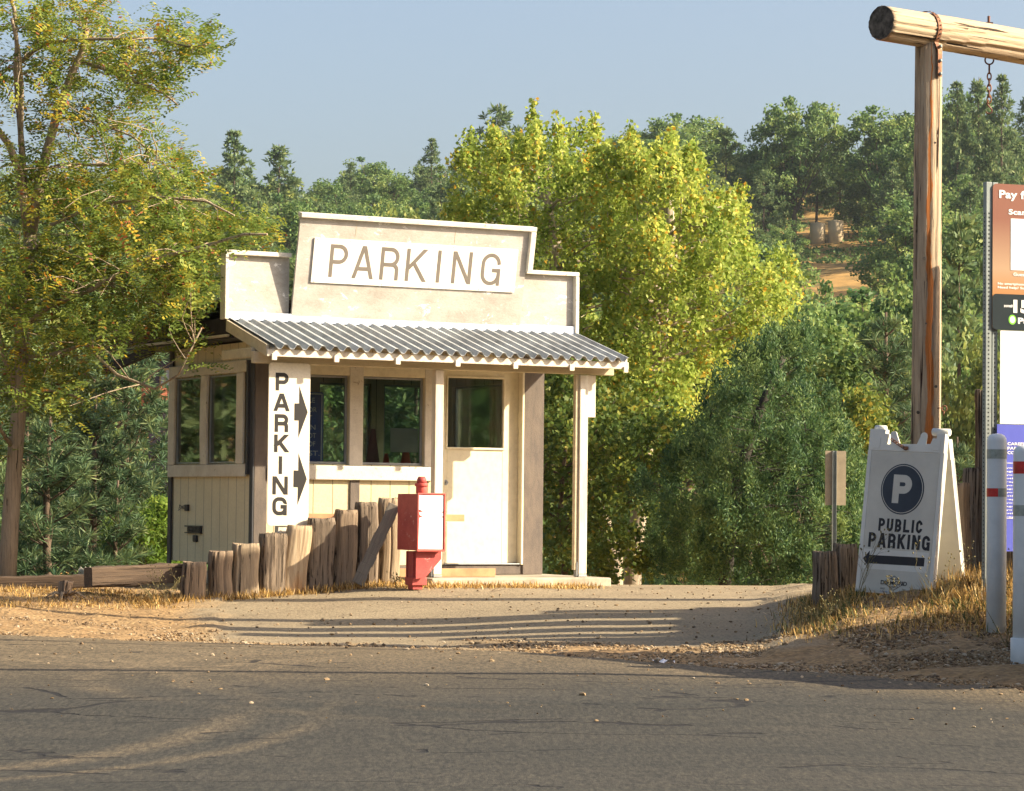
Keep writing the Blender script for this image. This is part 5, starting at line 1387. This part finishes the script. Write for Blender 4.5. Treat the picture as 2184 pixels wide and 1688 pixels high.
# -- juniper
hull_tree('juniper_tree', [(1700,688),(1640,705),(1600,745),(1560,760),(1520,800),(1500,850),(1470,880),(1460,940),(1400,960),(1370,1010),(1350,1060),(1400,1120),(1350,1170),(1400,1215),(1500,1235),(1620,1240),(1700,1245),(1840,1245),(1860,1150),(1850,1050),(1840,960),(1800,900),(1760,820),(1740,730)], 33, 1.7,
    [(1550,1180),(1560,1100),(1580,1000),(1620,880),(1670,760)], (1545,1240), 400, 260, .165, .058, .016, 'juniper', 'dark', 'dense dark green juniper beyond the lot right of the booth', 'tree', 34, updir=.8, elong=1.6, rtrunk=.10, brad=.007, front=.35, ctint=.17, rp=.75)
# -- shrub at the left beyond the fence
hull_tree('leafy_shrub', [(225,1180),(235,1130),(262,1110),(285,1085),(310,1090),(330,1075),(372,1075),(380,1225),(215,1225)], 35, .8, [(300,1190),(305,1150)], (300,1225), 110, 95, .17, .085, .030, 'shrub', 'brown', 'bright green willowy shrub left of the booth', 'shrub', 35, updir=.2)
hull_tree('leafy_tree', [(1800,860),(1840,830),(1880,860),(1900,920),(1890,1010),(1850,1080),(1830,1150),(1800,1000)], 40, .8, [(1850,1150),(1850,1000)], (1850,1240), 90, 90, .25, .08, .06, 'under', 'brown', 'light green leafy tree left of the gate post above the sandwich board', 'tree', 36, tshift=.15)
hull_tree('leafy_tree', [(1690,700),(1740,680),(1800,720),(1850,760),(1860,860),(1800,900),(1740,860),(1690,800)], 58, 1.5, [(1770,1000),(1775,850)], (1770,1240), 120, 90, .42, .13, .09, 'oak', 'brown', 'mid green leafy tree just above the juniper', 'tree', 37)

# -- pines
def pine_mesh(seed, H, Rm, whorls, perw, tufts, nb, bl, bw, crown0=.12, shape=.85, droop=.1, jitter=.35, trunk_r=.14, top_r=.25):
    r = np.random.default_rng(seed); q = MB()
    zt_ = np.linspace(0, H, 8); q.tube([(0.03*math.sin(z), .03*math.cos(z*1.3), z-.3*(z == 0)) for z in zt_], [trunk_r*(1-.9*z/H)+.01 for z in zt_], 7)
    TC = []; TD = []; TT = []
    for i in range(whorls):
        t = (i+r.uniform(-.4, .4))/whorls; t = min(max(t, 0), .995); z = H*(crown0+(1-crown0)*t)
        Lb = Rm*((1-t)**shape)*(min(1, .45+t*3.5))+top_r*.4
        for k in range(perw):
            l = Lb*r.uniform(1-jitter, 1+jitter*.6); an = r.uniform(0, 2*math.pi); up = .15+.9*t-droop
            d = np.array([math.cos(an), math.sin(an), up]); d /= np.linalg.norm(d)
            p0 = np.array([0, 0, z]); p1 = p0+d*l+np.array([0, 0, .12*l])
            if l > .25: q.tube([p0, p0+d*l*.5, p1], [max(.012, trunk_r*.22*(1-t)), .01, .005], 4, caps=False)
            nt = max(2, int(tufts*l/Rm))
            for m in range(nt):
                s = .30+.75*r.random()**.7; c = p0+d*l*s+np.array([0, 0, .12*l*s*s])
                c = c+r.normal(0, .07*l+.03, 3)*np.array([1, 1, .55]); TC.append(c); TD.append(d*.8+np.array([0, 0, .5])+r.normal(0, .25, 3)); TT.append(r.normal(0, .13))
    TC = np.array(TC); TD = unit(np.array(TD)); TT = np.array(TT); n = len(TC)*nb; ci = np.repeat(np.arange(len(TC)), nb)
    a = unit(TD[ci]*.75+rand_dirs(n, r)); b = perp(a, r); L = bl*r.uniform(.7, 1.15, n)
    V, F = quads(TC[ci]+a*(L/2)[:, None], a, b, L, np.full(n, bw)*r.uniform(.7, 1.3, n))
    return q.mesh('trunk', BARK['brown']), (V, F, np.clip(.45+TT[ci]+r.normal(0, .15, n), 0, 1))
def proto_pine(leaf, **kw):
    tm, (V, F, ti) = pine_mesh(**kw); return tm, np_mesh('crown', V, F, LM[leaf], {'tint': ('FACE', ti)})
def oak_mesh(leaf, seed, H, Rw, nclump, per, cr, L, W, trunk_h=.25, flat=.8):
    r = np.random.default_rng(seed); q = MB(); c0 = np.array([0, 0, H*(.5+trunk_h*.35)])
    nb = 5; cent = [c0+np.array([r.uniform(-.45, .45)*Rw, r.uniform(-.45, .45)*Rw, r.uniform(-.25, .28)*H]) for _ in range(nb)]
    q.tube([(0,0,-.4), (.05,0,H*.2), (0,.05,H*.45)], [H*.028, H*.022, H*.015], 7)
    C = []
    for i in range(nclump):
        c = cent[r.integers(nb)]; d = rand_dirs(1, r)[0]; s = r.uniform(.55, 1.0); C.append(c+d*np.array([Rw*.62, Rw*.62, H*.30*flat])*s)
    C = np.array(C); C[:, 2] = np.maximum(C[:, 2], H*.12)
    for c in C[::3]: limb(q, (0, 0, H*.3*r.uniform(.6, 1.2)), c, .05, .015, r, .08, 3)
    n = nclump*per; ci = np.repeat(np.arange(nclump), per); off = rand_dirs(n, r)*(cr*r.random((n, 1))**.4)*r.uniform(.6, 1.25, (nclump, 1))[ci]; off[:, 2] *= .8
    a = rand_dirs(n, r); b = perp(a, r); V, F = quads(C[ci]+off, a, b, L*r.uniform(.6, 1.3, n), W*r.uniform(.6, 1.3, n))
    ti = np.clip(.45+r.normal(0, .13, nclump)[ci]+r.normal(0, .14, n), 0, 1)
    return q.mesh('trunk', BARK['brown']), np_mesh('crown', V, F, LM[leaf], {'tint': ('FACE', ti)})
def dead_mesh(seed, H):
    r = np.random.default_rng(seed); q = MB()
    def br(p, d, l, rad, lv):
        e = p+d*l; q.tube([p, p+d*l*.5+r.normal(0, .04*l, 3), e], [rad, rad*.8, rad*.55], 5, caps=False)
        if lv < 4:
            for _ in range(3): br(p+(e-p)*r.uniform(.5, 1), unit((d+r.normal(0, .55, 3)+[0, 0, .1])[None])[0], l*r.uniform(.5, .75), rad*.55, lv+1)
    br(np.zeros(3), np.array([0, 0, 1.]), H*.4, H*.02, 0)
    return q.mesh('trunk', BARK['grey']), None
PR = {
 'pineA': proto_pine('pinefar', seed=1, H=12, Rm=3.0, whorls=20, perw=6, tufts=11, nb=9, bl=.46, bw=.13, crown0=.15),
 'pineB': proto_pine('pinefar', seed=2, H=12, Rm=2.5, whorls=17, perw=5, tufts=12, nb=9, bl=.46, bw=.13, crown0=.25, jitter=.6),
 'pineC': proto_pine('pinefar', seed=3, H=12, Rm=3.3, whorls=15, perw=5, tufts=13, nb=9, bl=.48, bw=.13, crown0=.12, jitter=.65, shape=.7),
 'oakA': oak_mesh('oak', 4, 9, 4.0, 95, 95, .75, .26, .20),
 'oakB': oak_mesh('oak', 5, 8, 4.4, 90, 95, .75, .26, .20, flat=1.1),
 'oakC': oak_mesh('oaky', 6, 8, 3.8, 90, 95, .7, .26, .20),
 'oakD': oak_mesh('oak', 8, 9, 3.2, 80, 95, .75, .26, .20, flat=1.3),
 'dead': dead_mesh(7, 9),
 'nearpine': proto_pine('pine', seed=11, H=6, Rm=1.5, whorls=17, perw=7, tufts=13, nb=26, bl=.20, bw=.016, crown0=.05, jitter=.4, trunk_r=.09),
 'nearpine2': proto_pine('pine', seed=12, H=6, Rm=1.7, whorls=22, perw=8, tufts=16, nb=20, bl=.16, bw=.02, crown0=.0, jitter=.35, trunk_r=.09, shape=.75)}
KIND = {'pineA': ('pine_tree', 'pine'), 'pineB': ('pine_tree', 'pine'), 'pineC': ('pine_tree', 'pine'), 'oakA': ('oak_tree', 'oak'), 'oakB': ('oak_tree', 'oak'), 'oakC': ('oak_tree', 'oak'), 'oakD': ('oak_tree', 'oak'),
        'dead': ('dead_tree', 'bare tree'), 'nearpine': ('pine_tree', 'pine'), 'nearpine2': ('pine_tree', 'pine')}
HP = {'pineA': 12, 'pineB': 12, 'pineC': 12, 'oakA': 9.2, 'oakB': 8.8, 'oakC': 8.2, 'oakD': 10, 'dead': 8, 'nearpine': 6.2, 'nearpine2': 6.2}
GEN = {'pineA': 'full dark pine on the wooded hill', 'pineB': 'slim ragged pine on the wooded hill', 'pineC': 'broad uneven pine on the wooded hill', 'oakA': 'rounded dark oak on the wooded hill', 'oakB': 'wide low oak on the wooded hill',
       'oakC': 'olive yellow oak on the wooded hill', 'oakD': 'tall narrow leafy tree on the wooded hill', 'dead': 'bare grey tree on the wooded hill', 'nearpine': '', 'nearpine2': ''}
def plant(kind, x, Y, H, wf=1.0, label=None, group='trees on the wooded hill', sink=.3):
    s = H/HP[kind]; z = GZ(x, Y)-sink
    M = Matrix.Translation((x, Y, z)) @ Matrix.Rotation(random.uniform(0, 6.28), 4, 'Z') @ Matrix.Diagonal((s*wf, s*wf, s, 1))
    e = empty(KIND[kind][0], M, label or GEN[kind], KIND[kind][1], group)
    link('trunk', PR[kind][0], e)
    if PR[kind][1]: link('crown', PR[kind][1], e)
    return e
# skyline trees, by the column and row of their tops
sky_ = [(375,322,'pineB',330,1.0,'ragged pine on the skyline half hidden by the locust leaves'),(492,283,'pineA',300,1.05,'tallest broad pine on the left skyline'),(588,308,'pineB',320,1.2,'slimmer pine just right of the tallest left skyline pine'),
 (655,390,'oakB',350,.9,'low oak in the skyline dip above the left of the false front'),(742,350,'pineA',380,.8,'small pine at the start of the rising skyline'),(700,388,'oakA',400,1,'oak at the lowest point of the skyline'),(790,352,'oakA',390,.9,'oak on the skyline above the PARKING board'),
 (800,342,'dead',400,1,'bare dead tree showing its twigs on the skyline'),(850,335,'dead',400,1.3,'wider bare dead tree on the skyline above the PARKING board'),(865,345,'oakD',370,.9,'leafy tree left of the pine above the K'),(915,298,'pineA',360,.85,'pointed pine on the skyline above the K of the PARKING board'),
 (965,330,'dead',380,1.2,'thin bare tree right of the pointed skyline pine'),(955,345,'oakD',380,1,'leafy tree below the thin bare skyline tree'),(1054,222,'pineC',300,.95,'tall open pine rising above the left cottonwood'),(1120,300,'oakA',380,1,'oak right of the tall open pine'),(1200,300,'oakB',390,1,'oak behind the top of the left cottonwood'),
 (1300,285,'oakB',390,1,'oak seen between the two cottonwood tops'),(1370,285,'oakA',390,1,'rounded oak right of the gap between the cottonwoods'),(1440,255,'oakA',370,1.1,'big rounded oak on the skyline above the right cottonwood'),(1500,255,'oakD',360,1.2,'tall rounded oak on the skyline right of centre'),
 (1545,268,'pineB',330,1,'brownish green pine on the skyline right of the cottonwoods'),(1590,345,'oakA',380,.9,'oak in the notch of the right skyline'),(1632,232,'oakD',330,.9,'tall leafy tree right of the skyline notch'),(1690,228,'oakA',330,1.0,'round topped oak left of the wispy skyline tree'),(1740,215,'pineB',340,.8,'wispy tall pine above the water tanks'),
 (1790,268,'pineC',340,.7,'leaning ragged pine right of the wispy one'),(1825,310,'oakB',360,.8,'oak in the second dip of the right skyline'),(1880,245,'oakA',330,1.1,'big oak on the skyline left of the gate post'),(1935,228,'oakD',320,.9,'tall oak right behind the gate post'),
 (2040,180,'pineA',300,.8,'pine on the skyline just right of the gate post'),(2085,165,'pineB',310,.9,'highest slim pine left of the hanging chain'),(2135,165,'pineA',300,.8,'highest full pine right of the hanging chain'),(2190,210,'pineA',320,.9,'skyline pine at the right picture edge'),(2020,205,'oakA',330,1,'oak below the crossbeam right of the post'),
 (440,400,'oakA',330,1,'oak below the tallest left skyline pine'),(545,390,'oakC',330,1,'olive oak between the two left skyline pines'),(300,370,'oakA',350,1,'oak on the skyline behind the locust'),(200,395,'pineA',350,.8,'pine on the skyline deep behind the locust leaves')]
placed = []
def height_for(u, vt, Y):
    g = G(u, Y); top = P(u, vt, Y); return g, max(3.5, top.z-g.z+.3)
for u, vt, kd, Y, wf, lab in sky_:
    g, H = height_for(u, vt, Y); s = H/HP[kd]; w = wf*1.3*(1.0 if s < 1.25 else 1.25/s)
    plant(kd, g.x, Y, H, w, lab); placed.append((g.x, Y))
# named middle-distance pines
for u, vt, kd, Y, wf, lab in [(1890,640,'nearpine',56,1.1,'young long needled pine with visible whorls left of the gate post'),(2045,460,'pineC',85,.75,'tall sparse pine between the gate post and the pay sign'),(2042,905,'nearpine',33,.8,'small bushy pine behind the brown post right of the sandwich board'),
   (2092,980,'nearpine',35,.7,'small pine top behind the tallest dark post'),(270,640,'nearpine2',47,1.15,'dense dark pine just left of the booth'),(205,820,'nearpine2',40,1.2,'dark pine right of the locust trunk'),(110,860,'nearpine',33,1.35,'long needled pine low behind the locust trunk'),(255,1000,'nearpine',33.5,1.0,'shaded pine with low spreading boughs near the picket fence'),
   (-40,800,'nearpine',36,1.3,'pine at the left picture edge'),(165,690,'pineA',62,.6,'pine behind the lower locust leaves'),(60,640,'pineC',66,.6,'pine seen through the left locust leaves'),(2150,700,'pineB',90,.7,'pine hidden behind the pay sign'),
   (1930,830,'nearpine',62,.9,'second young pine close behind the gate post'),(1740,590,'oakB',120,.6,'small oak left of the golden clearing'),(1660,720,'oakA',70,.55,'oak rising behind the juniper top'),(1985,620,'oakA',105,.7,'oak behind the middle of the gate post'),(2060,720,'oakC',78,.6,'yellowish oak right of the gate post'),
   (960,520,'oakC',120,.7,'pale olive oak directly behind the PARKING board'),(860,440,'oakC',170,.8,'pale olive oak above the centre of the PARKING board'),(1600,640,'oakA',95,.6,'dark oak left of the juniper top')]:
    g, H = height_for(u, vt, Y); s = H/HP[kd]; w = wf*(1.0 if s < 1.25 else 1.25/s)
    plant(kd, g.x, Y, H, w, lab, 'trees in the valley before the hill' if Y < 100 else 'trees on the wooded hill'); placed.append((g.x, Y))
# the rest of the wood
clear = [(1735,1858,572,632),(1716,1810,464,524),(290,368,1010,1070),(314,362,780,860)]
SKU = [p[0] for p in sorted(sky_)]; SKV = [p[1] for p in sorted(sky_)]
def ok_tree(x, Y, H, w):
    g = (x, Y, GZ(x, Y)); u, vb = proj(g); _, vt = proj((x, Y, g[2]+H)); hw = w/Y*6000
    sk = float(np.interp(u, [-400,300,450,640,720,900,1050,1300,1500,1580,1690,1800,1900,2100,2600], [360,360,340,385,400,352,308,300,280,318,262,300,265,215,185]))
    if vt < sk: return None
    for a, b, c, d in clear:
        if u+hw > a and u-hw < b and vt < d and vb > c+6: return None
    return u
count = 0; rr = random.Random(99); wood_trees = []
Y = 92.0
while Y < 425:
    wv = 2184/6000*Y; x = -(wv/2+34)
    while x < wv/2+30:
        xx = x+rr.uniform(-3.2, 3.2); yy = Y+rr.uniform(-5, 5)
        kd = rr.choice(['oakA','oakB','oakC','oakD','oakA','pineA','pineB','pineC','oakB']); H = rr.uniform(7.5, 11)*(1.15 if 'pine' in kd else 1)
        if Y > 200: H *= 1.1
        w = 3.4*H/9
        inview = abs(xx) < yy*.182+5
        if (inview or rr.random() < .22) and all((xx-a)**2+(yy-b)**2 > 26 for a, b in placed[-60:]):
            u = None
            for _ in range(5):
                u = ok_tree(xx, yy, H, w)
                if u is not None: break
                H *= .8; w *= .8
            if u is not None and H > 3.2:
                e_ = plant(kd, xx, yy, H, rr.uniform(1.0, 1.3)); placed.append((xx, yy)); count += 1; wood_trees.append((e_, kd, u, proj((xx, yy, GZ(xx, yy)+H))[1]))
        x += rr.uniform(6.8, 9.8)*(1 if Y < 250 else 1.1)
    Y += 9.5+Y*.02
print('wood trees', count)
# each tree of the wood is told apart by its look, its place and its rank there
PLACES = ['behind the locust trunk','behind the left locust leaves','behind the middle of the locust','above the hanging eave board','above the left end of the false front','left of the PARKING board','above the P of the PARKING board','above the R of the PARKING board','above the last letters of the PARKING board','above the right end of the false front',
          'behind the left cottonwood','between the two cottonwoods','behind the right cottonwood top','right of the right cottonwood','above the juniper','below and left of the water tanks','around the water tanks','right of the water tanks','left of the gate post','right of the gate post','behind the pay sign']
NICE = {'pineA': ('full dark pine', 'full dark pines'), 'pineB': ('slim ragged pine', 'slim ragged pines'), 'pineC': ('broad uneven pine', 'broad uneven pines'), 'oakA': ('rounded dark oak', 'rounded dark oaks'), 'oakB': ('wide low oak', 'wide low oaks'), 'oakC': ('olive yellow oak', 'olive yellow oaks'), 'oakD': ('tall narrow oak', 'tall narrow oaks')}
bins = {}
for e, kd, u, vt in wood_trees:
    b_ = int(np.clip((u+20)/106, 0, 20)); bins.setdefault((kd, b_), []).append((vt, e))
for (kd, b_), L_ in bins.items():
    L_.sort(key=lambda t: t[0]); n = len(L_)
    RK = {1: [''], 2: ['upper ', 'lower '], 3: ['highest ', 'middle ', 'lowest ']}.get(n) or (['highest ', 'second highest ']+['third highest ', 'fourth highest ', 'fifth highest '][:n-3]+['lowest '])
    for k, (vt, e) in enumerate(L_):
        e['label'] = (RK[min(k, len(RK)-1)]+NICE[kd][0]+' on the hill '+PLACES[b_]); e['group'] = NICE[kd][1]+' on the wooded hill'
# low brush between the trees
def brush():
    r = np.random.default_rng(44); C = []
    while len(C) < 17000:
        Y = 78+345*r.random(3000)**.8; u = np.where(r.random(3000) < .62, r.uniform(-200, 2400, 3000), r.uniform(-1500, 3700, 3000)); x = (u-1092)/6000*Y; z = gz(x, Y)
        v = 1070-(z-1.6)/Y*6000+(u-1092)*math.tan(ROLL); k = np.ones(3000, bool)
        for a, b, c, d_ in clear: k &= ~((u > a-6) & (u < b+6) & (v > c-8) & (v < d_+8))
        k &= (vnoise(x, Y, .05, 9) > .14)
        C += list(np.stack([x[k], Y[k], z[k]], 1))
    C = np.array(C[:17000]); per = 16; ci = np.repeat(np.arange(len(C)), per); n = len(ci); sz = r.uniform(.5, 1.5, len(C))[ci]
    off = rand_dirs(n, r)*r.random((n, 1))**.5*np.stack([sz*1.3, sz*1.3, sz*.6], 1); off[:, 2] = np.abs(off[:, 2])
    a = rand_dirs(n, r); b = perp(a, r); V, F = quads(C[ci]+off, a, b, .42*r.uniform(.6, 1.3, n), .34*r.uniform(.6, 1.3, n))
    ti = np.clip(.4+r.normal(0, .15, len(C))[ci]+r.normal(0, .12, n), 0, 1)
    tag(link('brush', np_mesh('brush', V, F, LM['oak'], {'tint': ('FACE', ti)})), None, None, None, 'stuff')
brush()
# trees beside and behind the camera's view, which the booth windows mirror
for i, (x, Y, H, kd) in enumerate([(17,4,9,'oakA'),(23,9,10,'oakB'),(26,0,11,'pineC'),(32,14,9,'oakA'),(12,-8,10,'oakD'),(38,3,12,'pineA'),(-16,30,9,'pineC'),(-12,36,8,'oakA'),(-20,24,10,'oakB'),(-9.5,33,7,'pineA'),(14,38,8,'oakA'),(20,46,9,'pineB'),(11,31,5,'oakD'),(14,-2,8,'oakB'),(20,13,8,'oakD'),(29,7,10,'oakA'),(20,3,9,'oakC'),(8,-14,9,'oakA'),(16,-12,10,'oakB'),(30,-8,11,'oakD')]):
    plant(kd, x, Y, H, 1, ['nearest','second','third','fourth','fifth','sixth'][i//4]+' '+NICE[kd][0]+' around the road outside the view '+('left' if x < 0 else 'right')+['',' far',' near',' back'][i%4], 'trees around the lot outside the view')

# ---------------------------------------------------------------- tanks, far house, picket fence
def ground_at(u, v, lo=80, hi=420):
    best = None
    for Y in np.arange(lo, hi, .5):
        g = G(u, float(Y)); 
        if proj(g)[1] < v: return g
    return G(u, hi)
for (u, vb, w, h, lab) in ((1781, 514, 33, 46, 'tan water tank standing nearer and full in the sun'), (1742, 517, 33, 44, 'tan water tank half hidden left of the other tank')):
    g = ground_at(u, vb+3); Y = g.y; r = w/2/6000*Y; hh = h/6000*Y
    e = empty('water_tank', g, lab, 'water tank', 'water tanks on the hillside')
    q = MB(); q.tube([(0,0,-.5),(0,0,hh*.95),(0,0,hh*.985),(0,0,hh)], [r,r,r*.9,r*.3], 32); q.build('tank', M_['tank'], e)
    q = MB(); q.tube([(0,0,hh),(0,0,hh+.12)], [r*.2,r*.2], 16); q.build('hatch', M_['tank'], e)
YH = 92; g = G(330, YH); k = YH/6000
hs_ = empty('hillside_house', Matrix.Translation((g.x, YH, g.z)), 'dusky hillside house with an ochre framed window left of the booth', 'house')
zz_ = lambda v: P(330, v, YH).z-g.z
q = MB(); q.box(-12*k, 110*k, 0, 6, -1, zz_(752)); q.build('wall', M_['house'], hs_)
q = MB(); q.raw([(-18*k,-.4,zz_(754)),(116*k,-.4,zz_(754)),(116*k,6.4,zz_(754)),(-18*k,6.4,zz_(754)),(-18*k,3,zz_(715)),(116*k,3,zz_(715))],[(0,1,5,4),(3,4,5,2),(0,4,3),(1,2,5),(0,3,2,1)]); q.build('roof', M_['fascia_dark'], hs_)
q = MB(); q.box(10*k, 34*k, -.05, -.01, zz_(826), zz_(786)); w_ = q.build('window', M_['house_trim'], hs_)
q = MB(); q.box(13*k, 20*k, -.08, -.055, zz_(822), zz_(790)); q.box(23*k, 31*k, -.08, -.055, zz_(822), zz_(790)); q.build('pane', M_['alu'], w_)
q = MB(); q.box(-8*k, 30*k, -2.4, -.02, zz_(872), zz_(830)); q.build('deck', M_['house_red'], hs_)
YF = 31.6
fe = empty('picket_fence', Matrix.Translation(P(300, 1215, YF)), 'low pale picket fence peeping above the dark timber', 'fence')
a_ = P(172, 1209, YF+.6)-fe.location; b_ = P(400, 1203, YF)-fe.location; n_ = 24
for i in range(n_):
    p = a_.lerp(b_, i/(n_-1)); q = MB(); wd = .026 if i != 4 else .05
    q.prism([(-wd,-1.1),(wd,-1.1),(wd,-.03),(0,.0),(-wd,-.03)], 0, .02); q.build('picket', M_['picket'], fe, Matrix.Translation(p))
q = MB()
for dz in (-.18, -.8): q.raw([(a_.x,a_.y+.024,a_.z+dz),(b_.x,b_.y+.024,b_.z+dz),(b_.x,b_.y+.024,b_.z+dz+.07),(a_.x,a_.y+.024,a_.z+dz+.07),(a_.x,a_.y+.06,a_.z+dz),(b_.x,b_.y+.06,b_.z+dz),(b_.x,b_.y+.06,b_.z+dz+.07),(a_.x,a_.y+.06,a_.z+dz+.07)],[(0,1,2,3),(7,6,5,4),(0,4,5,1),(3,2,6,7)])
q.build('fence_rail', M_['picket'], fe)

# thin autumn haze over the hill
hz = MB(); hz.box(-330, 330, -70, 620, -9, 110); hz = hz.build('haze', None)
hm = bpy.data.materials.new('haze_air'); hm.use_nodes = True; hn = hm.node_tree.nodes; hn.remove(hn['Principled BSDF'])
pv = hn.new('ShaderNodeVolumePrincipled'); pv.inputs['Color'].default_value = (.80,.92,1,1); pv.inputs['Density'].default_value = .00010; pv.inputs['Anisotropy'].default_value = .2
hm.node_tree.links.new(pv.outputs[0], hn['Material Output'].inputs['Volume']); hz.data.materials.append(hm); tag(hz, None, None, None, 'stuff')
